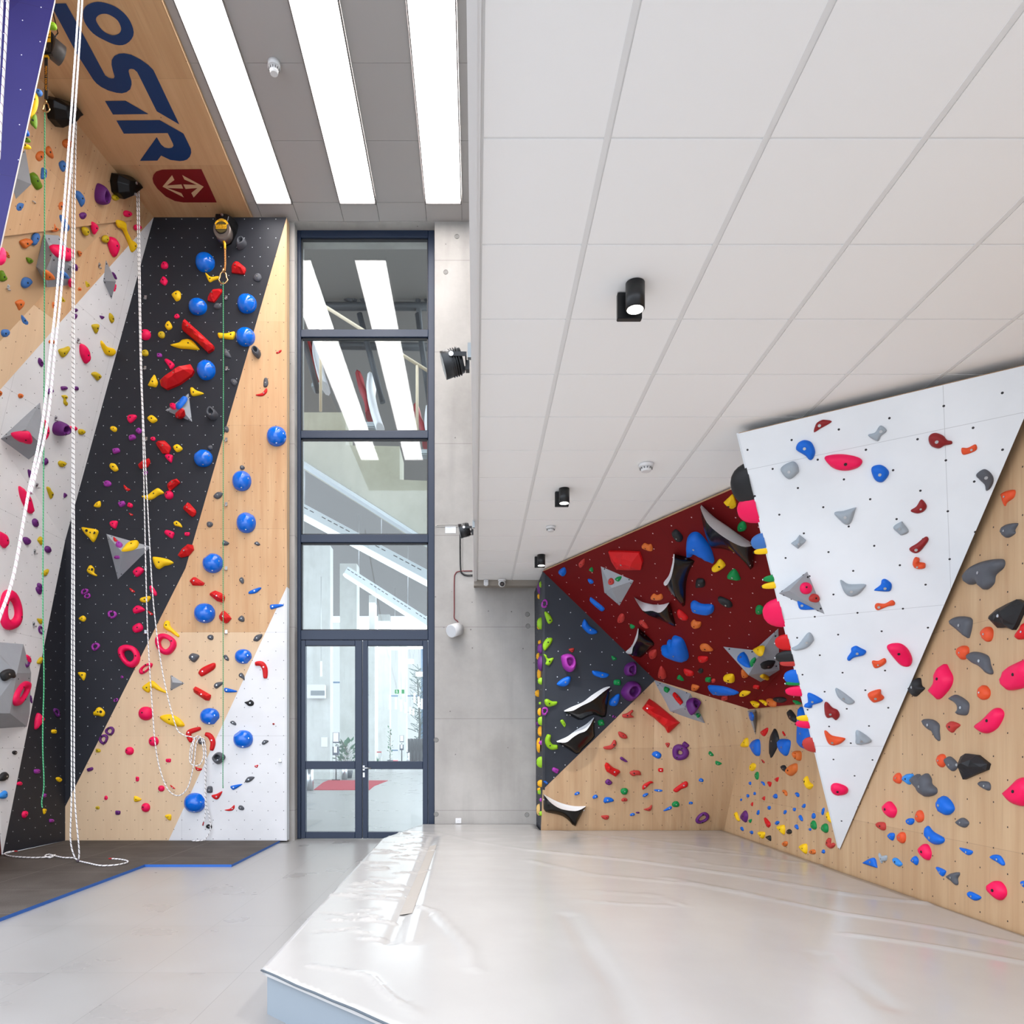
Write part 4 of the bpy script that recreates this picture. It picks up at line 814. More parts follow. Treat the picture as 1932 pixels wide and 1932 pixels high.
# ================================================================== black and white wing holds
def logo(parent, p, n, s, roll):
    u, v = frame_at(n); cr, sr = math.cos(roll), math.sin(roll); U, V_ = u*cr+v*sr, v*cr-u*sr
    bm = bmesh.new()
    # hexagonal badge made of two interlocking halves
    for sg in (1, -1):
        q = [(-.95, .2), (-.5, .9), (.45, .9), (.78, .38), (.42, .38), (.3, .55), (-.32, .55), (-.1, .12), (-.3, -.12), (-.62, .2)]
        vs = [bm.verts.new(p+n*.004+(U*x+V_*y)*s*sg) for x, y in q]
        f = bm.faces.new(vs)
    bmesh.ops.triangulate(bm, faces=bm.faces[:])
    bmesh.ops.recalc_face_normals(bm, faces=bm.faces[:])
    for v_ in bm.verts: v_.co -= parent.location
    return addobj('badge', bm, plain('badge_white', (235, 235, 235), .5), parent)
def wing(tl, T, M_, B_, hgt, label, only, lg=None):
    def line(q, n=18):
        P = catmull([Vector((q[i], q[i+1])) for i in range(0, len(q), 2)], 8)
        L = [0]
        for a, b in zip(P[:-1], P[1:]): L.append(L[-1]+(b-a).length)
        out = []
        for i in range(n):
            t = L[-1]*i/(n-1); k = max(j for j in range(len(L)) if L[j] <= t+1e-6); k = min(k, len(P)-2)
            out.append(P[k].lerp(P[k+1], (t-L[k])/max(1e-6, L[k+1]-L[k])))
        return toframe(tl, [(p.x, p.y) for p in out])
    t, m, b = line(T), line(M_), line(B_)
    cx = sum(p[0] for p in m)/len(m); cy = sum(p[1] for p in m)/len(m)
    h = cast(cx, cy, only); p0, n = h[1], h[2]
    N = len(m); hh = lambda i: hgt*(.35+.65*math.sin(PI*i/(N-1))**.6)
    t3 = [onplane(*p, p0, n) for p in t]; b3 = [onplane(*p, p0, n) for p in b]
    m3 = [onplane(*p, p0+n*hh(i), n) for i, p in enumerate(m)]
    o = empty('wing_hold', p0, label, 'wing hold', 'black and white wing holds')
    for nm, e0, mt in (('grip_face', t3, plain('wing_white', (226, 228, 230), .5)), ('body', b3, plain('wing_black', (16, 15, 15), .2))):
        bm = bmesh.new(); R = []
        for s in range(7):
            f = s/6; row = []
            for i in range(N):
                q = m3[i].lerp(e0[i], f)+n*hh(i)*(.20*math.sin(PI*f)*(.35+abs(math.cos(PI*i/(N-1)))) if nm == 'body' else -.22*math.sin(PI*f)*math.sin(PI*i/(N-1)))
                d = (q-p0).dot(n)
                if d < .004: q = q+n*(.004-d)
                row.append(bm.verts.new(q-p0))
            R.append(row)
        for a_, c_ in zip(R[:-1], R[1:]):
            for i in range(N-1):
                try: bm.faces.new((a_[i], a_[i+1], c_[i+1], c_[i]))
                except ValueError: pass
        R.append([bm.verts.new(v.co-n*(v.co.dot(n)+.004)) for v in R[-1]])
        for i in range(N-1): bm.faces.new((R[-2][i], R[-2][i+1], R[-1][i+1], R[-1][i]))
        if nm == 'body':
            for i in (0, -1):
                lst = [r_[i] for r_ in R]; q = bm.verts.new((t3[i]-p0)-n*.004)
                bm.faces.new(lst+[q])
        bmesh.ops.remove_doubles(bm, verts=bm.verts[:], dist=.0005)
        bmesh.ops.recalc_face_normals(bm, faces=bm.faces[:])
        ob = addobj(nm, bm, mt, o, smooth=True)
        if sum(p.normal.dot((CAM-p0).normalized())*p.area for p in ob.data.polygons) < 0: ob.data.flip_normals()
    bpy.context.view_layer.update()
    body = o.children[1]
    if lg:
        (lx_, ly), = toframe(tl, [(lg[0], lg[1])]); d = ray(lx_, ly).normalized()
        bv = BVHTree.FromPolygons([p0+v.co for v in body.data.vertices], [tuple(p.vertices) for p in body.data.polygons])
        r = bv.ray_cast(CAM, d)
        if r[0]:
            nn = r[1] if r[1].dot(d) < 0 else -r[1]
            k = TILES[tl][2]/1932*r[3]/F
            logo(o, r[0], nn, lg[2]*k, lg[3])
    for i in (1, N-2):
        bb = bpy.data.objects.new('mounting_bolt', BOLT); COL.objects.link(bb); bb.parent = o
        q = b3[i].lerp(m3[i], .25)+n*.012; u, v = frame_at(n); bb.matrix_local = Matrix.Translation(q-p0) @ Matrix((u, v, n)).transposed().to_4x4() @ Matrix.Diagonal((.011, .011, 1, 1))
    return o
wing('R2', [405, 595, 560, 740, 760, 880, 960, 1020, 1045, 1070], [395, 625, 420, 700, 490, 830, 640, 960, 820, 1070, 940, 1108, 1043, 1090], [455, 790, 480, 960, 520, 1105, 660, 1125, 800, 1170, 920, 1270, 1010, 1385, 1038, 1350], .2,
     'largest black and white wing hold, near the top of the red overhang', 'wall_boulder_red', (697, 1078, 34, .2))
wing('R1', [1745, 935, 1730, 1050, 1690, 1190, 1625, 1280, 1640, 1320], [1755, 940, 1750, 1050, 1720, 1200, 1680, 1290, 1652, 1320], [1900, 975, 2003, 1022, 1950, 1110, 1900, 1280, 1885, 1560, 1850, 1560, 1720, 1400], .16,
     'upright black wing hold with a thin white rim on the red overhang', 'wall_boulder_red', (1803, 1245, 38, 0))
wing('R1', [1265, 1460, 1370, 1520, 1500, 1548, 1600, 1550, 1690, 1525], [1280, 1490, 1350, 1600, 1390, 1632, 1480, 1625, 1570, 1650, 1640, 1600, 1690, 1530], [1390, 1640, 1480, 1690, 1560, 1720, 1660, 1770, 1740, 1808, 1770, 1800, 1730, 1650], .14,
     'smiling white topped wing hold below the grey kite volume', 'wall_boulder_red')
wing('R3', [1312, 165, 1290, 250, 1240, 370, 1160, 450, 1165, 468, 1215, 475], [1318, 170, 1305, 290, 1250, 400, 1240, 460, 1225, 478], [1400, 235, 1512, 350, 1450, 420, 1360, 510, 1320, 515, 1225, 480], .13,
     'smallest wing hold, at the lower edge of the red overhang', 'wall_boulder_red', (1303, 418, 32, 0))
wing('R3', [412, 1165, 500, 1120, 640, 1060, 760, 970, 900, 885, 968, 870], [420, 1175, 520, 1165, 620, 1110, 760, 1040, 900, 930, 975, 880], [450, 1200, 600, 1280, 700, 1240, 780, 1215, 910, 1248, 940, 1100, 978, 885], .17,
     'upper of the two wing holds on the charcoal boulder wall', None, (712, 1153, 32, 0))
wing('R3', [320, 1535, 450, 1480, 560, 1400, 680, 1330, 775, 1245], [330, 1548, 440, 1550, 520, 1490, 600, 1440, 690, 1400, 778, 1255], [370, 1580, 460, 1630, 575, 1695, 640, 1630, 780, 1490, 785, 1420, 780, 1260], .15,
     'lower of the two wing holds on the charcoal boulder wall', None, (602, 1520, 32, 0))
wing('R5', [165, 1018, 280, 1085, 400, 1135, 540, 1165, 678, 1165], [170, 1030, 260, 1130, 380, 1200, 540, 1225, 620, 1205, 675, 1172], [162, 1040, 165, 1200, 190, 1235, 380, 1280, 480, 1350, 540, 1415, 580, 1350, 676, 1175], .13,
     'wing hold at the foot of the plywood boulder wall above the mat', None, (372, 1237, 28, 0))
# ================================================================== rope anchors, auto belays, ropes
def anchor(pts, h, label):
    cx = sum(p[0] for p in pts)/len(pts); cy = sum(p[1] for p in pts)/len(pts)
    _, p0, n, s, ph = cast(cx, cy); u, v = frame_at(n)
    q = [onplane(px, py, p0+n*h*.3, n) for px, py in pts]; L = [((p-p0).dot(u), (p-p0).dot(v)) for p in q]
    if poly_area(L) < 0: L = L[::-1]
    c = (sum(p[0] for p in L)/len(L), sum(p[1] for p in L)/len(L))
    bm = rings_body(L, c, [(1, -.004), (.98, h*.45), (.6, h), (0, h*1.03)])
    bmesh.ops.bevel(bm, geom=bm.edges[:], offset=.006, segments=1, affect='EDGES')
    o = addobj('rope_anchor', bm, plain('anchor_black', (10, 10, 11), .3, spec=.3)); M = Matrix((u, v, n)).transposed().to_4x4(); M.translation = p0; o.matrix_world = M
    tag(o, label, 'rope anchor', 'black rope anchors at the roof')
    for a in ((.0, .06), (.03, -.07)): cyl('mounting_bolt', (c[0]+a[0], c[1]+a[1], h*.98), (c[0]+a[0], c[1]+a[1], h*1.06), .018, M_steel, o, seg=8)
    return o, p0, n
z2 = lambda tl, *q: toframe(tl, [(q[i], q[i+1]) for i in range(0, len(q), 2)])
an1 = anchor(z2('L2', 1410, 500, 1560, 515, 1640, 580, 1690, 650, 1550, 760, 1485, 812, 1410, 730, 1392, 590), .22, 'faceted black rope anchor above the charcoal corner')
an2 = anchor(z2('L1', 620, 1200, 650, 1175, 850, 1240, 965, 1380, 900, 1420, 840, 1500, 735, 1555, 640, 1450, 615, 1300), .22, 'faceted black rope anchor behind the white rope strands')
an3 = anchor([(406, 412), (410, 412), (423, 412), (439, 412), (447, 418), (444, 433), (434, 454), (424, 458), (411, 452)], .24, 'black anchor block behind the yellow labelled auto belay')
def ropemat(name, base, fleck, per, amt):
    t = NT(name); uv = uvn(t); s = t.n('ShaderNodeSeparateXYZ', {0: uv})
    f = t.math('FRACT', t.math('ADD', t.math('MULTIPLY', s.outputs[1], 1/per), t.math('MULTIPLY', s.outputs[0], 1.0)))
    return t.pbr(t.mix(t.math('LESS_THAN', f, amt), lin(*base), lin(*fleck)), .8)
M_rope = ropemat('white_rope', (244, 243, 243), (150, 104, 120), .045, .14)
M_rope2 = ropemat('white_rope_dark_fleck', (244, 242, 242), (84, 74, 80), .06, .17)
M_cord = ropemat('green_cord', (44, 140, 88), (110, 186, 140), .03, .3)
M_webb = ropemat('orange_black_line', (214, 140, 60), (40, 30, 24), .025, .4)
M_gold = plain('gold_carabiner', (206, 170, 120), .25, 1)
def rope(name, pts, r, mat, label, cat='rope', group=None, ends=None):
    P = catmull([Vector(p) for p in pts], 8); o0 = P[-1].copy()
    bm = bmesh.new(); bm_tube(bm, [p-o0 for p in P], r, 8)
    o = addobj(name, bm, mat); o.location = o0; tag(o, label, cat, group)
    return o
# rope hanging from an2, doubled, knotted on the floor mat
q2 = an2[1]; yk = onz(147, 1624, .05)
pA = cast(138, 205)[1]+an2[2]*.26
hx = lambda px, py, Y: at(px, py, Y)
Yk = yk.y; Ya = pA.y
def blend(py, y0, y1): return Ya+(Yk-Ya)*max(0, min(1, (py-y0)/(y1-y0)))
strandA = [hx(x, y, blend(y, 210, 1624)) for x, y in ((139, 212), (136, 400), (136.5, 700), (136, 1060), (135, 1340), (135, 1500), (133, 1582), (140, 1615), (147, 1623))]
strandB = [hx(x, y, blend(y, 210, 1624)) for x, y in ((144, 214), (141, 400), (139.5, 700), (140, 1060), (140, 1340), (141, 1500), (149, 1600), (148, 1622))]
r2 = empty('climbing_rope', yk, 'white rope hanging in two strands to a knot on the brown floor mat', 'rope', 'white climbing ropes')
for nm, st in (('strand', strandA), ('strand', strandB),
               ('tail', [onz(x, y, .045) for x, y in ((147, 1624), (140, 1619), (120, 1618), (105, 1615), (92, 1612), (85, 1615), (95, 1618), (104, 1613), (88, 1617), (60, 1618), (25, 1616), (9, 1612), (14, 1608), (27, 1606))]),
               ('tail', [onz(x, y, .045) for x, y in ((147, 1624), (165, 1628), (190, 1633), (218, 1632), (238, 1628), (240, 1624), (225, 1621), (211, 1620))])):
    P = catmull(off(st, yk), 8); bm = bmesh.new(); bm_tube(bm, P, .0085, 8); addobj(nm, bm, M_rope2, r2)
bm = bmesh.new(); bmesh.ops.create_uvsphere(bm, u_segments=10, v_segments=8, radius=.02); addobj('knot', bm, M_rope2, r2, smooth=True)
for x, y in ((28, 1606), (210, 1620)):
    p = onz(x, y, .045)-yk; cyl('end_cap', p-Vector((.03, 0, 0)), p+Vector((.03, 0, 0)), .0095, plain('red_tape', (170, 30, 35), .5), r2, seg=8)
# rope from an1 to the coil hung on the grey hold
p1 = cast(259, 352)[1]+an1[2]*.24; hk = bk(378, 1393)+Vector((0, -.10, 0))
def yb(py): return p1.y+(hk.y-p1.y)*max(0, min(1, (py-352)/(1390-352)))
s1 = [hx(x, y, yb(y)) for x, y in ((258, 353), (261, 500), (265, 690), (269, 800), (275, 1070), (279, 1200), (287, 1330), (294, 1412), (305, 1462), (319, 1492), (338, 1501), (355, 1484), (366, 1440), (370, 1405), (377, 1391))]
s2 = [hx(x, y, yb(y)) for x, y in ((262, 353), (264, 500), (267, 690), (271, 800), (285, 1075), (294, 1180), (309, 1280), (331, 1368), (345, 1386), (360, 1390), (373, 1394))]
r1 = empty('climbing_rope', hk, 'white rope led from the corner anchor and coiled over a grey hold', 'rope', 'white climbing ropes')
cyc = [bk(x, y)+Vector((0, -.10-.02*(i % 2), 0)) for i, (x, y) in enumerate(((371, 1394), (366, 1410), (363, 1428), (366, 1440), (374, 1444), (384, 1441), (389, 1425), (388, 1405), (384, 1392), (378, 1389), (372, 1396), (369, 1415), (366, 1437)))]
tl1 = [bk(x, y)+Vector((0, -.08, 0)) for x, y in ((386, 1392), (391, 1410), (391, 1450), (391, 1500), (391, 1535), (388, 1550))]
tl2 = [bk(x, y)+Vector((0, d, 0)) for x, y, d in ((388, 1393, -.08), (392, 1420, -.07), (391, 1480, -.06), (392, 1515, -.06), (398, 1545, -.05), (399, 1566, -.06), (393, 1580, -.09))]+[onz(386, 1585, .045), onz(372, 1586.5, .045), onz(362, 1586, .045)]
for nm, st in (('strand', s1), ('strand', s2), ('coil', cyc), ('tail', tl1), ('tail', tl2)):
    bm = bmesh.new(); bm_tube(bm, catmull(off(st, hk), 8), .0085, 8); addobj(nm, bm, M_rope2, r1)
p = tl1[-1]-hk; cyl('end_cap', p+Vector((0, 0, .0)), p+Vector((-.012, 0, -.05)), .0095, plain('red_tape', (170, 30, 35)), r1, seg=8)
# thick rope crossing in front of everything, and the two at the picture edge
rA_ = [hx(x, y, Y) for x, y, Y in ((150, -40, 4.9), (149, 0, 4.85), (131, 260, 4.4), (109.5, 530, 4.0), (96, 660, 3.75), (80, 800, 3.5), (54, 930, 3.2), (27, 1080, 2.85), (0, 1163, 2.6), (-30, 1240, 2.4))]
o = empty('climbing_rope', rA_[-1], 'doubled white rope slanting across the picture in front of the plywood overhang', 'rope', 'white climbing ropes')
for st, rr in ((rA_, .0058), ([p+Vector((.016, .01, 0)) for p in rA_[:6]]+[rA_[6]+Vector((.006, .006, 0))], .0056)):
    bm = bmesh.new(); bm_tube(bm, [p-rA_[-1] for p in catmull(st, 8)], rr, 8); addobj('strand', bm, M_rope, o)
rope('climbing_rope', [hx(16, -40, 3.2), hx(15, 0, 3.2), hx(10, 90, 3.15), hx(4, 190, 3.1), hx(-2, 300, 3.05)], .0055, M_rope, 'white rope crossing the violet prow at the picture edge', group='white climbing ropes')
rope('climbing_rope', [hx(5, -40, 3.2), hx(4, 0, 3.2), hx(1, 60, 3.15), hx(-3, 140, 3.1)], .0055, M_rope, 'outermost white rope, barely inside the picture', group='white climbing ropes')
def text(s, size, mat, parent, M, name='lettering', ext=.001, squash=1):
    c = bpy.data.curves.new('lettering', 'FONT'); c.body = s; c.size = size; c.align_x = 'CENTER'; c.align_y = 'CENTER'; c.extrude = ext; c.resolution_u = 3
    t = bpy.data.objects.new('tmp', c); COL.objects.link(t); bpy.context.view_layer.update()
    me = bpy.data.meshes.new_from_object(t.evaluated_get(bpy.context.evaluated_depsgraph_get())); bpy.data.objects.remove(t); bpy.data.curves.remove(c)
    me.materials.clear(); o = addobj(name, me, mat, parent); o.matrix_local = M @ Matrix.Diagonal((squash, 1, 1, 1)); return o
M_yel = plain('label_yellow', (238, 178, 24), .45)
M_alu = plain('case_grey', (120, 110, 104), .35, .6)
def carabiner(p, s, parent, nm='carabiner'):
    q = [Vector((math.cos(a)*s*.42*(1.15 if math.sin(a) < 0 else .8), 0, math.sin(a)*s*.6)) for a in [2*PI*i/16 for i in range(16)]]
    bm = bmesh.new(); bm_tube(bm, [p+x for x in q], s*.085, 8, True); bm_cyl(bm, p+Vector((0, 0, s*.55)), p+Vector((0, 0, s*.95)), s*.12, seg=10)
    return addobj(nm, bm, M_gold, parent)
# auto belay in front of an3
b0 = at(418, 431, YB-.36); o = empty('auto_belay', b0, 'auto belay with round yellow label hanging on the charcoal lead wall', 'auto belay', 'auto belay devices')
R_ = 15.5/F*(YB-.36)
bm = bmesh.new(); bm_cyl(bm, (0, .14, 0), (0, 0, 0), R_*1.0, seg=32); bm.verts.ensure_lookup_table()
for v in bm.verts: v.co.z *= 1.22
for e in [e for e in bm.edges if abs(e.verts[0].co.y) < 1e-4 and abs(e.verts[1].co.y) < 1e-4]: pass
addobj('case', bm, M_alu, o)
bm = bmesh.new(); bm_cyl(bm, (0, 0, R_*.08), (0, -.012, R_*.08), R_*.74, seg=28); addobj('drum_cover', bm, plain('drum_black', (30, 27, 22), .3), o)
bm = bmesh.new(); bm_cyl(bm, (0, -.012, R_*.08), (0, -.016, R_*.08), R_*.66, seg=28); addobj('drum_plate', bm, plain('drum_olive', (96, 86, 52), .4, .5), o)
box('label_plate', (0, -.02, R_*.12), (R_*1.32, .006, R_*.52), M_yel, o, bevel=.002)
RX = Matrix.Rotation(PI/2, 4, 'X')
text('PERFECT', R_*.30, M_blackm, o, Matrix.Translation((0, -.0245, R_*.25)) @ RX, squash=1.0)
text('DESCENT', R_*.30, M_blackm, o, Matrix.Translation((0, -.0245, R_*.01)) @ RX, squash=1.0)
bm = bmesh.new(); vs = []
for i in range(15):
    a = PI*.16+PI*.68*i/14; vs.append((math.cos(a)*R_*.95, -.004, math.sin(a)*R_*1.16))
for i in range(14, -1, -1):
    a = PI*.16+PI*.68*i/14; vs.append((math.cos(a)*R_*.76, -.004, R_*.08+math.sin(a)*R_*.76))
f = bm.faces.new([bm.verts.new(v) for v in vs]); bmesh.ops.triangulate(bm, faces=[f]); addobj('top_label', bm, M_yel, o)
text('DIRECT', R_*.24, M_blackm, o, Matrix.Translation((0, -.006, R_*.98)) @ RX)
bm = bmesh.new(); bm_tube(bm, [(R_*.1, .06, -R_*1.2), (R_*.22, .06, -R_*1.5), (R_*.25, .06, -R_*2.2)], .016, 8); addobj('line_outlet', bm, M_yel, o)
pe = at(424, 512, YB-.36)-b0
bm = bmesh.new(); bm_tube(bm, [Vector((R_*.25, .06, -R_*2.2)), Vector((R_*.3, .05, -R_*4)), pe], .013, 8); addobj('line', bm, M_webb, o)
carabiner(at(421, 524, YB-.36)-b0, .14, o)
r_ = rope('cord', [at(421, 532, YB-.36), at(421.5, 700, YB-.36), at(421, 1000, YB-.36), at(421, 1300, YB-.36), at(420.5, 1470, YB-.36), at(421, 1483, YB-.36)], .006, M_cord, 'thin green cord hanging down the charcoal and plywood lead wall', 'cord', 'green tag lines')
# auto belay behind the violet prow
Yq = 7.7; b1 = at(97, 85, Yq); sc = Yq/F
o = empty('auto_belay', b1, 'auto belay with black strap half hidden behind the violet prow', 'auto belay', 'auto belay devices')
box('case', (-5*sc, .0, 0), (20*sc, .07, 42*sc), plain('case_black', (26, 26, 27), .4), o, bevel=.01)
bm = bmesh.new(); bm_cyl(bm, (-2*sc, 0, -3*sc), (10*sc, 17*sc, -5*sc), 18*sc, seg=28); addobj('drum', bm, plain('drum_grey', (74, 70, 68), .45), o)
box('label_plate', (-3*sc, -.037, 10*sc), (11*sc, .006, 22*sc), M_yel, o)
for k, s_ in enumerate(('PERFECT', 'DESCENT')):
    text(s_, 3.4*sc, M_blackm, o, Matrix.Translation((-3*sc, -.0415, (13-6*k)*sc)) @ RX, squash=.8)
bm = bmesh.new(); bm_cyl(bm, (-9*sc, -.03, -13*sc), (-9*sc, -.045, -13*sc), 5*sc, seg=18); addobj('knob', bm, M_alu, o)
s0, s9 = at(86.5, 106, Yq)-b1, at(87.5, 187, Yq)-b1
bm = bmesh.new(); bm_box(bm, (s0+s9)/2, (6.2*sc, .006, (s0-s9).length)); addobj('strap', bm, plain('strap_black', (26, 22, 20), .7), o)
text('PERFECT DESCENT', 6*sc, plain('strap_text', (214, 140, 24), .6), o, Matrix.Translation((s0+s9)/2+Vector((0, -.0045, -2*sc))) @ RX @ Matrix.Rotation(-PI/2, 4, 'Z'), squash=.92)
carabiner(at(87, 203, Yq)-b1, 15*sc, o)
box('outlet', (s0.x, s0.y, s0.z+1*sc), (11*sc, .03, 8*sc), M_yel, o)
tube('cable', [Vector((0, .05, 22*sc)), Vector((2*sc, .1, 40*sc)), at(99, 20, Yq)-b1, at(98, -20, Yq+.1)-b1], .006, M_blackm, o)
rope('cord', [at(84.5, 211, Yq), at(84, 500, Yq), at(83, 760, Yq), at(81.5, 1000, Yq), at(81, 1150, Yq), at(83, 1280, Yq), at(81, 1365, Yq), at(81, 1420, Yq), at(83, 1480, Yq), at(79, 1512, Yq), at(80, 1524, Yq)], .006, M_cord,
     'thin green cord with a knotted end hanging in front of the white side wall', 'cord', 'green tag lines')
# bolt hangers
hang = [(62, 376), (15, 541), (187, 500), (147, 642), (105, 788), (69, 915), (65, 1040), (63, 1177), (275, 561), (274, 694), (276, 828), (275, 1072), (275, 1192), (427, 561), (428, 695), (427, 829), (427, 951), (427, 1072), (427, 1192), (529, 1434), (143, 205), (262, 346)]
where = {}
for i, (px, py) in enumerate(hang):
    h = cast(px, py)
    if not h: continue
    p0, n, ph = h[1], h[2], h[4]; u, v = frame_at(n)
    M = Matrix((u, v, n)).transposed().to_4x4(); M.translation = p0
    bm = bmesh.new(); bm_box(bm, (0, 0, .004), (.034, .05, .005)); bm_cyl(bm, (0, .01, 0), (0, .01, .016), .011, seg=8)
    bm_tube(bm, [(math.cos(2*PI*k/10)*.02, -.03, .022+math.sin(2*PI*k/10)*.018) for k in range(10)], .006, 6, True)
    o = addobj('bolt_hanger', bm, M_steel); o.matrix_world = M; where.setdefault(ph, []).append((py, o))
ORD = ['topmost', 'second from the top', 'third from the top', 'fourth from the top', 'fifth from the top', 'sixth from the top', 'seventh from the top', 'eighth from the top', 'ninth from the top', 'tenth from the top']
for ph, L in where.items():
    for k, (py, o) in enumerate(sorted(L, key=lambda q: q[0])):
        tag(o, f'small steel bolt hanger, {ORD[k]} on {ph}' if len(L) > 1 else f'small steel bolt hanger, the only one on {ph}', 'bolt hanger', 'steel bolt hangers')
# ================================================================== lettering on the plywood roof
roof = bpy.data.objects['ceiling_plywood']
def decal(polys, mat, name, dz=.004, k=(.2174, 80, 0)):
    bm = bmesh.new()
    for q in polys:
        P = [(q[i], q[i+1]) for i in range(0, len(q), 2)]
        v3 = [onz(k[1]+x*k[0], k[2]+y*k[0], RF-dz) for x, y in P]
        f = bm.faces.new([bm.verts.new(p) for p in v3])
        if nrm(v3).z > 0: f.normal_flip()
    bmesh.ops.triangulate(bm, faces=bm.faces[:])
    return addobj(name, bm, mat, roof)
def cm(q, n=5):
    return [c for p in catmull([Vector((q[i], q[i+1])) for i in range(0, len(q), 2)], n, True) for c in p]
M_lb = plain('roof_blue', (0, 52, 104), .55); M_lr = plain('roof_red', (122, 4, 6), .55); M_lp = plain('roof_pale', (214, 178, 138), .6)
def ringpoly(outer, inner):
    o_, i_ = [Vector((outer[i], outer[i+1])) for i in range(0, len(outer), 2)], [Vector((inner[i], inner[i+1])) for i in range(0, len(inner), 2)]
    A_ = resample([(p.x, p.y) for p in catmull(o_, 6, True)], 40); B_ = resample([(p.x, p.y) for p in catmull(i_, 6, True)], 40)
    s = min(range(40), key=lambda s: sum(math.dist(A_[j], B_[(j+s) % 40]) for j in range(0, 40, 8)))
    return [[*A_[j], *A_[(j+1) % 40], *B_[(j+1+s) % 40], *B_[(j+s) % 40]] for j in range(40)]
decal(ringpoly([352, 125, 370, 60, 440, 22, 520, 20, 640, 62, 740, 150, 790, 260, 780, 330, 720, 385, 640, 390, 540, 350, 440, 290, 370, 200], [466, 180, 480, 138, 525, 120, 580, 128, 650, 175, 682, 240, 675, 280, 640, 303, 590, 303, 520, 262]), M_lb, 'letter_o')
decal([[95, 32, 205, 30, 330, 255, 430, 440, 545, 655, 575, 675, 600, 682, 620, 680, 626, 662, 610, 610, 600, 560, 602, 520, 625, 485, 665, 466, 710, 463, 770, 475, 850, 515, 920, 565, 963, 608, 1188, 1080, 992, 966, 840, 660, 822, 625, 795, 602, 770, 597, 752, 603, 748, 620, 758, 660, 772, 700, 774, 735, 762, 775, 730, 800, 690, 810, 640, 805, 570, 785, 510, 755, 470, 725, 440, 690, 300, 470, 90, 75]], M_lb, 'letter_s')
decal([[543, 877, 722, 875, 920, 990, 612, 994]], M_lb, 'letter_t')
decal([[642, 1047, 1018, 1043, 1225, 1160, 1288, 1290, 1292, 1325, 1280, 1360, 1255, 1385, 1225, 1395, 1190, 1398, 1110, 1388, 1030, 1350, 998, 1394, 846, 1396, 992, 1190, 1030, 1255, 1060, 1280, 1095, 1287, 1125, 1282, 1138, 1265, 1132, 1245, 1088, 1155, 706, 1160]], M_lb, 'letter_r')
decal([cm([955, 1540, 965, 1510, 990, 1485, 1030, 1473], 4)[:2]*0+[1040, 1472, 1380, 1468, 1513, 1757, 1220, 1757, 1150, 1745, 1070, 1705, 1000, 1640, 965, 1590, 955, 1550, 965, 1515, 990, 1488]], M_lr, 'red_shield')
decal([[1042, 1620, 1125, 1520, 1146, 1562, 1080, 1610, 1206, 1600, 1222, 1637, 1085, 1632, 1206, 1676, 1228, 1714], [1400, 1620, 1213, 1519, 1232, 1558, 1340, 1605, 1222, 1600, 1242, 1640, 1345, 1632, 1292, 1675, 1313, 1714]], M_lp, 'shield_arrows', .007)
# ================================================================== thin brown floor mat with blue edge
def slab(name, outline, z0, z1, mats, parent=None):
    bm = bmesh.new(); t = [bm.verts.new((p[0], p[1], z1)) for p in outline]; b = [bm.verts.new((p[0], p[1], z0)) for p in outline]
    bm.faces.new(t); bm.faces.new(b[::-1])
    for i in range(len(t)):
        j = (i+1) % len(t); bm.faces.new((t[i], b[i], b[j], t[j])).material_index = len(mats)-1
    bmesh.ops.recalc_face_normals(bm, faces=bm.faces[:])
    return addobj(name, bm, mats, parent)
t = NT('brown_foam'); g_ = t.n('ShaderNodeNewGeometry').outputs['Position']
wv = t.n('ShaderNodeTexVoronoi', {'Vector': t.vmath('MULTIPLY', g_, (1, .5, 1)), 'Scale': 90}); nz = t.n('ShaderNodeTexNoise', {'Vector': g_, 'Scale': 2.5, 'Detail': 6})
c_ = t.mix(t.ramp(nz.outputs[0], .35, .7), lin(70, 63, 58), lin(84, 77, 72))
sp_ = t.n('ShaderNodeSeparateXYZ', {0: t.vmath('ADD', g_, (50.3, 50.36, 0))})
ln = t.math('MAXIMUM', *[t.math('LESS_THAN', t.math('ABSOLUTE', t.math('SUBTRACT', t.math('FRACT', s), .5)), .006) for s in sp_.outputs[:2]])
M_foam = t.pbr(t.mix(t.math('MULTIPLY', ln, .5), c_, lin(122, 116, 112)), .75, bump=wv.outputs[0], bstr=.5, bdist=.004, spec=.3)
M_blue = plain('foam_blue_edge', (38, 96, 178), .6)
fm = [onz(524, 1587.5, .03), onz(437, 1631, .03), onz(273, 1631, .03), onz(0, 1732, .03), onz(-250, 1825, .03)]
fm = [Vector((fm[0].x, YB-.01, 0))]+fm[1:]+[Vector((-8, fm[-1].y, 0)), Vector((-8, YB-.01, 0))]
p = V3
fm = fm[:5]+[Vector((V3.x-.6, fm[4].y, 0)), Vector((V3.x-.25, V3.y-1.5, 0)), Vector((V3.x+.02, V3.y, 0)), Vector((V2.x+.02, YB-.01, 0))]
o = slab('floor_mat', fm, .0, .03, [M_foam, M_blue]); tag(o, 'thin brown foam floor mat with a blue edge below the lead wall', 'floor mat')
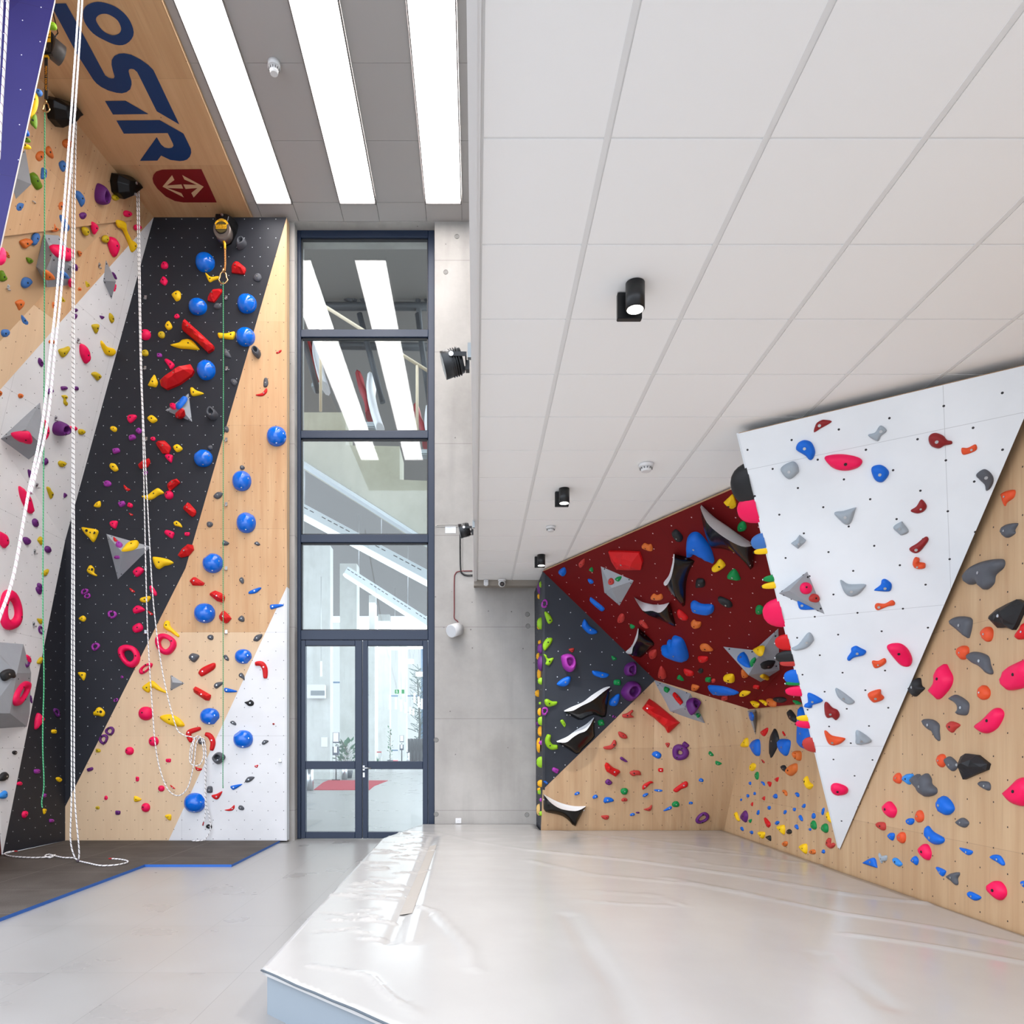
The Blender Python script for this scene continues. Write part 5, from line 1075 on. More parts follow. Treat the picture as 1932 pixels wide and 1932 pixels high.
# ================================================================== thick crash mat
o = empty('crash_mat', (0, 0, 0), 'thick pale grey crash mat filling the floor below the boulder walls', 'crash mat')
FL, FB, BLc = onz(495, 1826, MT), onz(722, 1582, MT), onz(817, 1550, MT)
poly = [FL, Vector((-.34, 3.14, 0)), Vector((1.2, 1.6, 0)), Vector((XW-.03, .6, 0)), Vector((XW-.03, B0.y-.03, 0)), Vector((B0.x-.02, B0.y-.03, 0)), Vector((B0.x-.03, YC-.02, 0)), Vector((BLc.x-.12, YC-.02, 0)), FB]
P2 = [(p.x, p.y) for p in poly]
slab('body', [(x+.0, y+.0) for x, y in [(q[0]+(.02 if q[0] < 0 else 0), q[1]+.02) for q in P2[:3]]+P2[3:-1]+[(P2[-1][0]+.02, P2[-1][1])]], .0, MT-.03, [plain('mat_vinyl', (134, 143, 150), .45)], o)
ridge = []
for w_, h_, q in ((.035, .016, (1000, 1604, 1217, 1626, 1396, 1652, 1603, 1688, 1748, 1705)), (.03, .012, (1260, 1657, 1400, 1685, 1579, 1722, 1760, 1750, 1990, 1796)), (.02, .010, (1070, 1583, 1159, 1577, 1371, 1604, 1480, 1622)),
                  (.022, .010, (1217, 1599, 1390, 1612, 1555, 1633)), (.02, .008, (1087, 1698, 1180, 1706, 1265, 1710)), (.03, .012, (1603, 1763, 1760, 1785, 1980, 1826)), (.05, -.012, (1072, 1727, 1110, 1790, 1160, 1860, 1190, 1940)),
                  (.04, -.007, (1545, 1799, 1680, 1900)), (.03, .012, (793, 1712, 822, 1720, 855, 1755, 885, 1790, 893, 1830)), (.02, .008, (820, 1570, 900, 1588, 1000, 1604)), (.022, .009, (700, 1842, 735, 1880, 790, 1916)), (.02, .007, (590, 1822, 660, 1833, 690, 1838)),
                  (.03, .010, (995, 1622, 1120, 1650, 1300, 1668, 1420, 1690)), (.02, .009, (1100, 1680, 1240, 1690, 1290, 1710)), (.02, .008, (1010, 1560, 1200, 1590, 1330, 1630, 1500, 1650))):
    ridge.append((w_, h_, [(v.x, v.y) for v in (onz(q[i], q[i+1], MT) for i in range(0, len(q), 2))]))
rnd = random.Random(5)
fdir = Vector((P2[8][0]-P2[0][0], P2[8][1]-P2[0][1])).normalized(); fl_ = 4.6
for k in range(60):                     # short creases in the cover flap along the free edge
    s = rnd.uniform(.25, 6.2); d = rnd.uniform(.08, .55); L = rnd.uniform(.10, .34); a = rnd.uniform(-.6, .5)
    cxy = Vector(P2[0])+fdir*s+Vector((d, .0)); dv = Vector((math.cos(a), math.sin(a)))*L/2
    ridge.append((rnd.uniform(.012, .024), rnd.choice((1, 1, -1))*rnd.uniform(.008, .018), [tuple(cxy-dv), tuple(cxy+Vector((0, rnd.uniform(-.03, .03)))), tuple(cxy+dv)]))
def seg(x, y, pl):
    m = 1e9
    for (ax, ay), (bx, by) in zip(pl[:-1], pl[1:]):
        if min(ax, bx)-.15 > x or max(ax, bx)+.15 < x or min(ay, by)-.15 > y or max(ay, by)+.15 < y: continue
        dx, dy = bx-ax, by-ay; L = dx*dx+dy*dy+1e-12; u = max(0, min(1, ((x-ax)*dx+(y-ay)*dy)/L)); e = (1-.0*u)
        m = min(m, math.hypot(x-ax-u*dx, y-ay-u*dy))
    return m
rbb = [(min(q[0] for q in pl)-.15, max(q[0] for q in pl)+.15, min(q[1] for q in pl)-.15, max(q[1] for q in pl)+.15) for _, _, pl in ridge]
def mz(x, y):
    z = .006*noise.noise(Vector((x*.9, y*.5, 3)))+.0018*noise.noise(Vector((x*3.1, y*1.6, 9)))
    for (w_, h_, pl), bb in zip(ridge, rbb):
        if bb[0] < x < bb[1] and bb[2] < y < bb[3]:
            d = seg(x, y, pl)
            if d < w_*3: z += h_*math.exp(-(d/w_)**2)
    # the strip along the free edge sags into a groove
    s = (x-P2[0][0])*fdir.y-(y-P2[0][1])*fdir.x
    if 4.4 < y < 9.6: z -= .016*math.exp(-((s-.62)/.05)**2)-.007*math.exp(-((s-.74)/.05)**2)
    return z
def dens(poly, y0, y1, st):
    return [(x, y) for x in [P for P in [i*st for i in range(int(-1.4/st), int(3.5/st))]] for y in [y0+j*st for j in range(int((y1-y0)/st))] if inside(poly, x, y) and edged(poly, x, y) > st*.4]
cand = []
rp = resample(P2, 420); n_ = len(rp); cand = list(rp)
cand += dens(P2, .6, 5.6, .045)+dens(P2, 5.6, YC, .07)
strip = [(x, y) for x in [i*.02-1.2 for i in range(45)] for y in [3.4+j*.035 for j in range(175)] if inside(P2, x, y) and edged(P2, x, y) > .012 and (x-P2[0][0])*fdir.y-(y-P2[0][1])*fdir.x < .95]
cand += strip
vs, _, fs = delaunay_2d_cdt([Vector(c) for c in cand], [(i, (i+1) % n_) for i in range(n_)], [], 1, 1e-5)[:3]
bm = bmesh.new(); bv = [bm.verts.new((v.x, v.y, MT+mz(v.x, v.y))) for v in vs]
for f in fs: bm.faces.new([bv[i] for i in f])
bmesh.ops.recalc_face_normals(bm, faces=bm.faces[:])
if sum(f.normal.z for f in bm.faces) < 0: bmesh.ops.reverse_faces(bm, faces=bm.faces[:])
e = [e for e in bm.edges if e.is_boundary]; r = bmesh.ops.extrude_edge_only(bm, edges=e)
for v in [x for x in r['geom'] if isinstance(x, bmesh.types.BMVert)]: v.co.z = MT-.035
t = NT('mat_cover'); g_ = t.n('ShaderNodeNewGeometry').outputs['Position']
n1 = t.n('ShaderNodeTexNoise', {'Vector': t.vmath('MULTIPLY', g_, (1.2, .7, 1)), 'Scale': 2.2, 'Detail': 5}); n2 = t.n('ShaderNodeTexNoise', {'Vector': t.vmath('MULTIPLY', g_, (1, 3, 1)), 'Scale': 1.3, 'Detail': 3})
c_ = t.mix(n1.outputs[0], lin(172, 169, 166), lin(184, 182, 179))
M_cover = t.pbr(c_, t.math('ADD', t.math('MULTIPLY', n2.outputs[0], .16), .12), bump=n1.outputs[0], bstr=.08, bdist=.02, spec=.4)
addobj('cover', bm, M_cover, o, smooth=True)
# seam piping along the front edge and the beige fastening strip along the flap
q = [Vector((a[0], a[1], MT-.012+.004*math.sin(i*1.7))) for i, a in enumerate(resample([P2[0], P2[1], P2[2]], 60)[:44])]
q = [Vector((P2[0][0]+(P2[2][0]-P2[0][0])*i/40-.004, P2[0][1]+(P2[2][1]-P2[0][1])*i/40-.004, MT-.012+.005*noise.noise(Vector((i*.35, 0, 0))))) for i in range(41)]
tube('piping', q, .006, plain('piping_dark', (74, 84, 92), .5), o, seg=6)
bm = bmesh.new(); prev = None
for i in range(60):
    s = 1.25+(4.75-1.25)*i/59; b_ = Vector((P2[0][0], P2[0][1]))+fdir*s
    row = [bm.verts.new((b_.x+d, b_.y, MT+mz(b_.x+d, b_.y)+.003)) for d in (.60+.02*i/59, .69+.01*i/59)]
    if prev: bm.faces.new((prev[0], prev[1], row[1], row[0]))
    prev = row
bmesh.ops.recalc_face_normals(bm, faces=bm.faces[:]); addobj('fastening_strip', bm, plain('velcro_beige', (160, 154, 147), .8), o)
# ================================================================== glazed door front
dk = lambda px, py, dy=0: at(px, py, YD+dy)
def bar(bm, a, b, d0=-.05, d1=.05):        # pixel rectangle on the door line, given thickness
    p, q = dk(*a), dk(*b); bm_box(bm, ((p.x+q.x)/2, YD+(d0+d1)/2, (p.z+q.z)/2), (abs(q.x-p.x), d1-d0, abs(q.z-p.z)))
zb = 1582
o = bpy.data.objects.new('window_1', None); COL.objects.link(o); tag(o, 'tall slate framed glazing of four panes above the doors', 'window', None, 'structure')
bm = bmesh.new()
for a, b in (((556, 437), (569, zb)), ((808, 437), (820, zb)), ((569, 437), (808, 452)), ((569, 625), (808, 639)), ((569, 815), (808, 829)), ((569, 1010), (808, 1025)), ((569, 1190), (808, 1208))): bar(bm, a, b)
bmesh.ops.bevel(bm, geom=bm.edges[:], offset=.006, segments=1, affect='EDGES'); addobj('window_frame', bm, M_frame, o)
for a, b in (((569, 452), (808, 625)), ((569, 639), (808, 815)), ((569, 829), (808, 1010)), ((569, 1025), (808, 1190))):
    bm = bmesh.new(); bar(bm, a, b, .0, .008); addobj('pane', bm, M_glass, o)
    bm = bmesh.new()
    for r_ in (((a[0], a[1]), (a[0]+2.2, b[1])), ((b[0]-2.2, a[1]), b), (a, (b[0], a[1]+2.6)), ((a[0], b[1]-2.2), b)): bar(bm, *r_, -.02, .03)
    addobj('glazing_bead', bm, plain('gasket_dark', (26, 28, 34), .5), o)
for k, (xa, xb) in enumerate(((569, 685), (685, 808))):
    o = bpy.data.objects.new('door_%d' % (k+1), None); COL.objects.link(o); tag(o, ('fixed' if k == 0 else 'handled')+' leaf of the slate framed glass double door', 'door', None, 'structure')
    bm = bmesh.new(); ga, gb = (578, 671) if k == 0 else (695, 798)
    for a, b in (((xa+.7, 1209), (ga, zb-1)), ((gb, 1209), (xb-.7, zb-1)), ((ga, 1209), (gb, 1219)), ((ga, 1436), (gb, 1451)), ((ga, 1569), (gb, zb-1))): bar(bm, a, b, -.06, .04)
    bmesh.ops.bevel(bm, geom=bm.edges[:], offset=.005, segments=1, affect='EDGES'); addobj('door_frame', bm, M_frame, o)
    for a, b in (((ga, 1219), (gb, 1436)), ((ga, 1451), (gb, 1569))):
        bm = bmesh.new(); bar(bm, a, b, -.01, .0); addobj('pane', bm, M_glass, o)
    if k:
        bm = bmesh.new(); h = dk(686.5, 1449, -.06)
        bm_box(bm, h+Vector((0, -.006, 0)), (.028, .012, .075)); bm_box(bm, dk(686.5, 1462, -.066), (.028, .012, .07))
        bm_tube(bm, [h+Vector((0, -.005, 0)), h+Vector((0, -.055, 0)), h+Vector((.02, -.06, 0)), h+Vector((.115, -.06, -.002))], .0095, 8); addobj('door_handle', bm, M_steel, o)
# ================================================================== hall beyond the glass
HZ = Vector((0, 0, 0))
def th(name, label, cat, loc, group=None): return empty(name, loc, label, cat, group)
struct = lambda name, bm, m, lab, cat='wall': tag(addobj(name, bm, m), lab, cat, None, 'structure')
M_wpane = emit('daylight_pane', (236, 244, 250), HALLWIN)
# hall walls with columns and tall daylit windows
YF = 74
bm = bmesh.new(); bm_box(bm, (-12, YF+.4, 4.6), (60, .3, 9.6)); struct('wall_hall_end', bm, M_conc2, 'pale end wall of the hall seen through the doors')
bm = bmesh.new()
for px0, px1, Y in ((578, 618, 30), ):
    a, b = at(px0-60, 1400, Y), at(px1+5, 1400, Y); bm_box(bm, ((a.x+b.x)/2, Y+.3, 4.7), (b.x-a.x, .6, 9.4))
struct('wall_hall_side', bm, M_conc2, 'concrete wall of the hall behind the fixed door leaf')
cols = []
for i, (px0, px1, Y) in enumerate(((641, 673, 33), (696, 707, 40), (713, 735, 46), (751, 767, 53))):
    a, b = at(px0, 1400, Y), at(px1, 1400, Y); bm = bmesh.new(); bm_box(bm, ((a.x+b.x)/2, Y+.4, 4.7), (b.x-a.x, .8, 9.4)); struct('wall_hall_column', bm, M_conc2, 'concrete column of the hall beyond the doors')
for i, (px0, px1, Y, lab) in enumerate(((618, 641, 46, 'between the side wall and the first hall column'), (672, 697, 58, 'behind the door mullion'), (734, 752, 59, 'between two far hall columns'), (766, 792, 59, 'behind the far pendant lamps'))):
    a, b = at(px0-4, 1420, Y), at(px1+4, 1420, Y); o = bpy.data.objects.new('window_%d' % (i+2), None); COL.objects.link(o); tag(o, 'tall daylit hall window '+lab, 'window', None, 'structure')
    bm = bmesh.new(); bm_box(bm, ((a.x+b.x)/2, Y, 4.6), (b.x-a.x, .04, 8.6)); addobj('pane', bm, M_wpane, o)
    bm = bmesh.new()
    for f in (0, 1): bm_box(bm, (a.x+(b.x-a.x)*f, Y-.05, 4.6), (.14, .1, 8.6))
    for z in (.9, 5.2): bm_box(bm, ((a.x+b.x)/2, Y-.05, z), (b.x-a.x, .1, .10))
    addobj('window_frame', bm, plain('frame_blue', (86, 118, 146), .4), o)
# grandstand: raking concrete, seats, roof steel
bm = bmesh.new(); bm_box(bm, (-3, 33, 10.6), (30, 40, .25)); struct('ceiling_hall', bm, plain('hall_roof', (120, 116, 112), .8), 'grey roof deck of the hall', 'ceiling')
M_steelp = plain('painted_steel', (58, 60, 64), .5)
o = th('roof_truss', 'dark steel roof truss seen through the upper panes', 'truss', at(690, 560, 15.2))
c0 = o.location
def tb(bm, a, b, Y, w): bm_tube(bm, [at(*a, Y)-c0, at(*b, Y)-c0], w, 6)
for nm, ls in (('chord', (((540, 578, 0), (830, 578, 0)), ((540, 485, 1), (830, 490, 1)), ((540, 650, 1), (830, 655, 1)))), ('web', (((600, 530), (665, 570)), ((740, 520), (815, 570)), ((675, 510), (668, 570)), ((655, 520), (690, 575)), ((785, 520), (793, 625)), ((678, 592), (722, 760)), ((788, 592), (810, 760)), ((560, 590), (600, 740))))):
    for q in ls:
        bm = bmesh.new(); tb(bm, q[0][:2], q[1][:2], 15.2+(q[0][2]*.8 if len(q[0]) > 2 else 0), .085 if nm == 'chord' else .06); addobj(nm, bm, M_steelp, o)
bm = bmesh.new()
def prism(bm, pix, Y0, Y1):
    f = [bm.verts.new(at(x, y, Y0)) for x, y in pix]; b = [bm.verts.new(at(x, y, Y0)+Vector((0, Y1-Y0, 0))) for x, y in pix]
    bm.faces.new(f); bm.faces.new(b[::-1])
    for i in range(len(f)): j = (i+1) % len(f); bm.faces.new((f[j], f[i], b[i], b[j]))
    bmesh.ops.recalc_face_normals(bm, faces=bm.faces[:])
prism(bm, [(520, 778), (652, 778), (652, 840), (754, 842), (754, 905), (830, 908), (830, 1030), (780, 1000), (680, 935), (570, 866), (520, 834)], 13.6, 14.4)
struct('wall_grandstand', bm, concrete('grandstand_concrete', (160, 156, 138), (180, 176, 160)), 'stepped raw concrete beam of the grandstand behind the glass')
bm = bmesh.new(); prism(bm, [(520, 834), (570, 868), (680, 937), (830, 1033), (830, 1040), (520, 842)], 13.3, 13.62); struct('trim_4', bm, plain('soffit_pale', (196, 204, 210), .6), 'pale soffit edge under the grandstand beam', 'trim')
for k, (a, b, Y, wd) in enumerate((((540, 945), (830, 1100), 14.6, 17), ((655, 1077), (840, 1195), 19, 13))):
    p, q = at(*a, Y), at(*b, Y); c0 = (p+q)/2; o = th('linear_light', ('upper' if k == 0 else 'lower')+' perforated linear lamp hanging below the grandstand', 'hanging lamp', c0, 'linear lamps under the grandstand')
    d = (q-p); ang = math.atan2(d.z, d.x); R = Matrix.Rotation(-ang, 3, 'Y'); w_ = wd*Y/F
    bm = bmesh.new(); bm_box(bm, (0, 0, 0), (d.length, .3, w_), R); addobj('housing', bm, plain('lamp_pale', (206, 216, 222), .4), o)
    bm = bmesh.new(); up = R @ Vector((0, 0, 1)); ax = R @ Vector((1, 0, 0))
    for i in range(26):
        if i % 6 != 5: bm_box(bm, ax*((i-12.5)/26*d.length)+up*w_*.15+Vector((0, -.151, 0)), (d.length/40, .004, w_*.10), R)
    addobj('slots', bm, M_dark, o)
    bm = bmesh.new(); bm_box(bm, up*(-w_*.75), (d.length, .3, w_*.3), R); addobj('diffuser', bm, emit('lamp_glow', (235, 245, 250), 1.6), o)
    for f in (.12, .62):
        c = p.lerp(q, f)-c0; tube('suspension_wire', [c, c+Vector((0, 0, 1.6))], .006, M_steel, o, seg=5)
M_seat = plain('seat_red', (150, 24, 32), .5); M_seatw = plain('seat_white', (226, 226, 228), .5)
for k, (px, py, s, lab) in enumerate(((596, 690, 1.0, 'behind the second pane beside the wooden post'), (694, 760, 1.1, 'in the middle of the second pane'), (800, 815, 1.0, 'at the edge of the third pane'))):
    Y = 16; c0 = at(px, py, Y); u = Y/F*s; o = th('folding_seat', 'red and white folding seat '+lab, 'seat', c0, 'grandstand seats')
    bm = bmesh.new(); bm_tube(bm, catmull([Vector((x*u, 0, -y*u)) for x, y in ((-14, -42), (-9, -22), (0, 0), (3, 26))], 5), [6*u]*16, 8)
    for v in bm.verts: v.co.y *= 5
    addobj('back_shell', bm, M_seat, o)
    bm = bmesh.new(); bm_tube(bm, catmull([Vector((x*u, -.1, -y*u)) for x, y in ((12, -24), (10, 0), (16, 30), (26, 60))], 5), [7*u]*16, 8)
    for v in bm.verts: v.co.y *= 4
    addobj('seat_pan', bm, M_seatw, o); box('bracket', (4*u, 0, -42*u), (20*u, .3, 10*u), M_galv, o, bevel=.02)
M_beech = plain('pale_timber', (214, 196, 170), .6)
o = th('stair_rail', 'pale timber handrail with posts running down behind the upper panes', 'handrail', at(690, 620, 13)); c0 = o.location
for nm, a, b in (('rail', (565, 548), (830, 714)), ('post', (605, 580), (605, 776)), ('post', (787, 690), (787, 812))): bm = bmesh.new(); bm_tube(bm, [at(*a, 13)-c0, at(*b, 13)-c0], .028, 6); addobj(nm, bm, M_beech, o)
# hall floor things
cp = [onz(592, 1490, .012), onz(697, 1490, .012), onz(706, 1482.5, .012), onz(732, 1472.5, .012), onz(620, 1472, .012), onz(610, 1476, .012)]
tag(slab('carpet', cp, .0, .015, [plain('carpet_red', (168, 26, 46), .9)]), 'red entrance carpet on the hall floor beyond the doors', 'carpet')
cp = [onz(740, 1437, .012), onz(800, 1437, .012), onz(800, 1434.4, .012), onz(742, 1434.4, .012)]
tag(slab('carpet', cp, .0, .02, [plain('carpet_red', (168, 26, 46), .9)]), 'thin far strip of red carpet behind the handled door leaf', 'carpet')
def plant(px, py, hpx, wpx, label, kind, pot=(60, 66, 72)):
    b = onz(px, py, .0); u = b.y/F; o = th('potted_plant', label, 'plant', b, 'potted plants in the hall'); r = random.Random(px)
    cyl('pot', (0, 0, 0), (0, 0, hpx*.2*u), wpx*.17*u, plain('pot_%d' % pot[0], pot, .6), o, r1=wpx*.22*u, seg=14)
    bm = bmesh.new(); st = bmesh.new()
    for i in range(60 if kind == 'bush' else 26 if kind != 'spike' else 12):
        if kind == 'tall': base = Vector((r.uniform(-.12, .12)*wpx*u, r.uniform(-.1, .1)*wpx*u, hpx*u*(.22+.74*i/26)))
        else: base = Vector((0, 0, hpx*u*(.2 if kind == 'spike' else r.uniform(.25, .75))))
        a = r.uniform(0, 2*PI); el = r.uniform(.1, 1.2) if kind != 'spike' else r.uniform(1.0, 1.45); L = wpx*u*(.32 if kind == 'tall' else .55)*r.uniform(.7, 1.1)*(1.5 if kind == 'spike' else 1)
        d = Vector((math.cos(a)*math.cos(el), math.sin(a)*math.cos(el), math.sin(el))); tip = base+d*L
        if kind == 'bush': bm_tube(st, [base, base.lerp(tip, .6)+Vector((0, 0, L*.3)), tip], .006*u*100*.01+.004, 5)
        c = tip if kind == 'bush' else base.lerp(tip, .55); ll, lw = (L*.26, L*.2) if kind == 'bush' else (L*.5, L*(.2 if kind == 'tall' else .09))
        sd = d.cross(Vector((0, 0, 1))).normalized(); q = [c-d*ll, c-d*ll*.2+sd*lw+Vector((0, 0, .01)), c+d*ll, c-d*ll*.2-sd*lw+Vector((0, 0, .01))]
        m = c+Vector((0, 0, -lw*.2)); vq = [bm.verts.new(p) for p in q]; vm = bm.verts.new(m)
        for j in range(4): bm.faces.new((vq[j], vq[(j+1) % 4], vm))
    bm_tube(st, [Vector((0, 0, hpx*u*.15)), Vector((.01, 0, hpx*u*(.9 if kind == 'tall' else .3)))], .02, 6)
    addobj('stem', st, plain('stem_brown', (84, 74, 48), .8), o); addobj('foliage', bm, plain('leaf_green', (30, 104, 62), .5), o)
plant(655, 1468, 72, 50, 'bushy green plant behind the fixed door leaf', 'bush')
plant(736, 1450, 82, 26, 'tall leafy plant in a grey pot behind the handled door leaf', 'tall')
plant(711, 1450, 36, 18, 'small spiky plant in a white pot by the red barrier', 'spike', (226, 228, 228))
for px, py, h, lab in ((634, 1472, 89, 'dark poster stand at the near end of the red carpet'), (758, 1446, 58, 'slim far poster stand beside the tall plant')):
    b = onz(px, py, 0); u = b.y/F; o = th('poster_stand', lab, 'poster stand', b, 'poster stands')
    cyl('pole', (0, 0, 0), (0, 0, h*.75*u), 1.0*u, M_black, o, seg=8); cyl('base', (0, 0, 0), (0, 0, 1.5*u), 8*u*h/89, M_black, o, seg=16)
    box('board', (0, 0, h*.9*u), (12*u*h/89, .05, 20*u*h/89), M_frame, o); box('sheet', (0, -.04, h*.91*u), (10*u*h/89, .02, 17*u*h/89), plain('paper', (236, 240, 244), .6), o)
    box('holder', (0, -.05, h*.62*u), (11*u*h/89, .14, 16*u*h/89), M_frame, o); box('leaflets', (0, -.13, h*.65*u), (6*u*h/89, .02, 12*u*h/89), plain('paper', (236, 240, 244)), o)
for px, py, h, w_, lab in ((585, 1491.5, 41, 13, 'shiny steel bollard at the edge of the glass'), (650, 1471, 30, 11, 'steel bin behind the poster stand'), (770, 1446, 26, 6, 'small steel bin behind the handled door leaf')):
    b = onz(px, py, 0); u = b.y/F; o = th('waste_bin', lab, 'bin', b, 'steel bins in the hall'); cyl('body', (0, 0, 0), (0, 0, h*u), w_/2*u, M_steel, o); cyl('lid', (0, 0, h*u), (0, 0, (h+1.5)*u), w_/2*u*1.02, M_black, o)
b = onz(708, 1452, 0); u = b.y/F; o = th('barrier_belt', 'red belt barrier beside the small spiky plant', 'barrier', b)
cyl('post', (12*u, 0, 0), (12*u, 0, 33*u), .8*u, M_steel, o, seg=8); box('belt', (-2*u, 0, 33*u), (28*u, .03, 2.2*u), plain('belt_red', (190, 30, 44), .6), o)
p = at(754, 1305, 40); u = 40/F; o = th('exit_sign', 'green and white emergency exit sign hanging in the hall', 'exit sign', p)
box('panel', (0, 0, 0), (19*u, .06, 8.5*u), emit('sign_white', (232, 250, 240), 1.0), o)
M_sg = emit('sign_green', (20, 170, 90), .8)
box('green_field', (-5*u, -.04, 0), (8*u, .02, 7.5*u), M_sg, o); box('green_field', (6.5*u, -.04, 0), (5*u, .02, 7.5*u), M_sg, o)
bm = bmesh.new(); bm_cyl(bm, (-5*u, -.06, 2*u), (-5*u, -.05, 2*u), .9*u, seg=8)
for a, b_ in (((-5, 1), (-4.2, -1)), ((-4.2, -1), (-3, -2.4)), ((-4.2, -1), (-6, -2.8)), ((-5, .8), (-3.2, .4)), ((-5, .8), (-6.6, -.2))): bm_tube(bm, [Vector((a[0]*u, -.055, a[1]*u)), Vector((b_[0]*u, -.055, b_[1]*u))], .45*u, 5)
addobj('running_figure', bm, emit('sign_white', (232, 250, 240), 1.0), o)
for k, (px, y0, y1) in enumerate(((736, 1312, 1338), (747, 1316, 1338), (757, 1320, 1342), (765, 1325, 1345), (774, 1334, 1348), (780, 1337, 1350), (782, 1308, 1326), (790, 1314, 1335), (796, 1318, 1338), (606, 1248, 1276))):
    Y = 34 if k < 9 else 22; a, b_ = at(px, y0, Y), at(px, y1, Y); o = th('pendant_lamp', 'slim white tube pendant, '+['first', 'second', 'third', 'fourth', 'fifth', 'sixth', 'highest', 'second highest', 'last'][k]+' of the cluster behind the handled door leaf' if k < 9 else 'single white tube pendant before the hall side wall', 'pendant lamp', b_, 'tube pendants in the hall')
    cyl('tube_shade', (0, 0, 0), a-b_, 2.0*Y/F, emit('pendant_white', (246, 250, 252), 1.3), o, seg=10); tube('cord', [a-b_, a-b_+Vector((0, 0, 2.5))], .006, M_steel, o, seg=4)
for k, (px, py, w_) in enumerate(((745, 1222, 16), (772, 1248, 18), (792, 1272, 16))):
    Y = 30; p = at(px, py, Y); o = th('drum_lamp', ('topmost', 'middle', 'lowest')[k]+' of three white drum lamps behind the handled door leaf', 'drum lamp', p, 'white drum lamps'); cyl('shade', (0, 0, -4*Y/F), (0, 0, 4*Y/F), w_/2*Y/F, emit('pendant_white', (246, 250, 252), 1.3), o); tube('cord', [Vector((0, 0, 4*Y/F)), Vector((0, 0, 2.4))], .006, M_steel, o, seg=4)
p = at(597, 1305, 29.8); u = 29.8/F; o = th('air_conditioner', 'white wall air conditioner with grey grille behind the fixed door leaf', 'air conditioner', p)
box('case', (0, 0, 0), (34*u, .3, 26*u), M_whitem, o, bevel=.02); box('grille', (4*u, -.16, -3*u), (26*u, .02, 9*u), plain('grille_grey', (130, 138, 142), .6), o)
p = at(612, 1400, 29.97); tag(box('notice_sheet', p, (12*30/F, .02, 18*30/F), plain('paper', (236, 240, 244))), 'white notice sheet on the hall side wall', 'notice')
b = onz(785, 1439, 0); u = b.y/F; bm = bmesh.new()
for i in range(9): bm_tube(bm, [Vector(((i-4)*3.4*u, (i % 2)*.5, 45*u)), Vector(((i-4)*3.4*u, .25-(i % 2)*.5, 0))], 2.1*u, 8)
o = addobj('curtain', bm, plain('curtain_black', (34, 38, 40), .9)); o.location = b; tag(o, 'dark curtain closing the far corner of the hall', 'curtain')
b = onz(790, 1437.5, 0); u = b.y/F; o = th('bare_tree', 'tall twiggy tree before the far hall window above the dark curtain', 'tree', b); r = random.Random(3)
bm = bmesh.new(); bm_tube(bm, [Vector((0, 0, 0)), Vector((.1, 0, 3)), Vector((-.1, 0, 6.5))], [.12, .09, .04], 6); addobj('trunk', bm, plain('bark', (58, 62, 56), .9), o)
bm = bmesh.new()
for i in range(110):
    z = r.uniform(1.2, 7.2); a = r.uniform(0, 2*PI); L = r.uniform(.4, 1.0); d = Vector((math.cos(a), math.sin(a)*.5, r.uniform(.2, .9)))*L; s_ = Vector((r.uniform(-.25, .25), r.uniform(-.2, .2), z))
    bm_tube(bm, [s_, s_+d*.5+Vector((r.uniform(-.1, .1), 0, .05)), s_+d], r.uniform(.015, .04), 4)
addobj('branches', bm, plain('twig', (70, 92, 84), .9), o)
# ================================================================== fixtures
for k, (px, pyt) in enumerate(((1200, 532), (1065, 921), (1020, 1047))):
    Y = (3.70, 6.68, 9.02)[k]; x = .79; o = th('ceiling_spotlight', 'black cylinder spotlight on the lowered ceiling, '+('closest to the camera', 'second in the row of three', 'last before the red overhang')[k], 'spotlight', (x, Y, LO), 'black spotlights on the lowered ceiling')
    bm = bmesh.new(); bm_cyl(bm, (0, 0, .002), (0, 0, -.125), .047, seg=32)
    bm_cyl(bm, (0, 0, -.1255), (0, 0, -.128), .045, seg=32); addobj('shade', bm, M_black, o)
    bm = bmesh.new(); bm_cyl(bm, (0, 0, -.1282), (0, 0, -.1292), .040, seg=28); addobj('lens', bm, emit('spot_lens', (255, 250, 240), 6), o)
    box('mounting_box', (-.012, .085, -.066), (.124, .034, .132), M_black, o, bevel=.003)
    L = bpy.data.lights.new('spot_beam', 'SPOT'); L.energy = SPOTW; L.spot_size = 1.9; L.spot_blend = .8; L.shadow_soft_size = .045; L.color = (1, .97, .93)
    lo = bpy.data.objects.new('spot_beam', L); COL.objects.link(lo); lo.location = (x, Y, LO-.15)
def detector(p, r, h, label, slots=True):
    o = th('smoke_detector', label, 'smoke detector', p); bm = bmesh.new(); bm_cyl(bm, (0, 0, .002), (0, 0, -h*.45), r, seg=24); bm_cyl(bm, (0, 0, -h*.45), (0, 0, -h), r*.82, r*.6, seg=24); addobj('body', bm, M_whitem, o)
    bm = bmesh.new()
    for i in range(12): a = i*PI/6; bm_box(bm, (math.cos(a)*r*.79, math.sin(a)*r*.79, -h*.62), (.008, .008, h*.18), Matrix.Rotation(a, 3, 'Z'))
    addobj('vents', bm, plain('vent_grey', (110, 110, 110)), o)
detector(onz(1219, 876, LO), .06, .06, 'white smoke detector on the lowered ceiling above the white prow')
detector(onz(1039, 994, LO), .05, .05, 'white smoke detector between the two far ceiling spotlights')
detector(onz(517, 118, HI), .07, .13, 'white cylinder detector on the high grey ceiling', False)
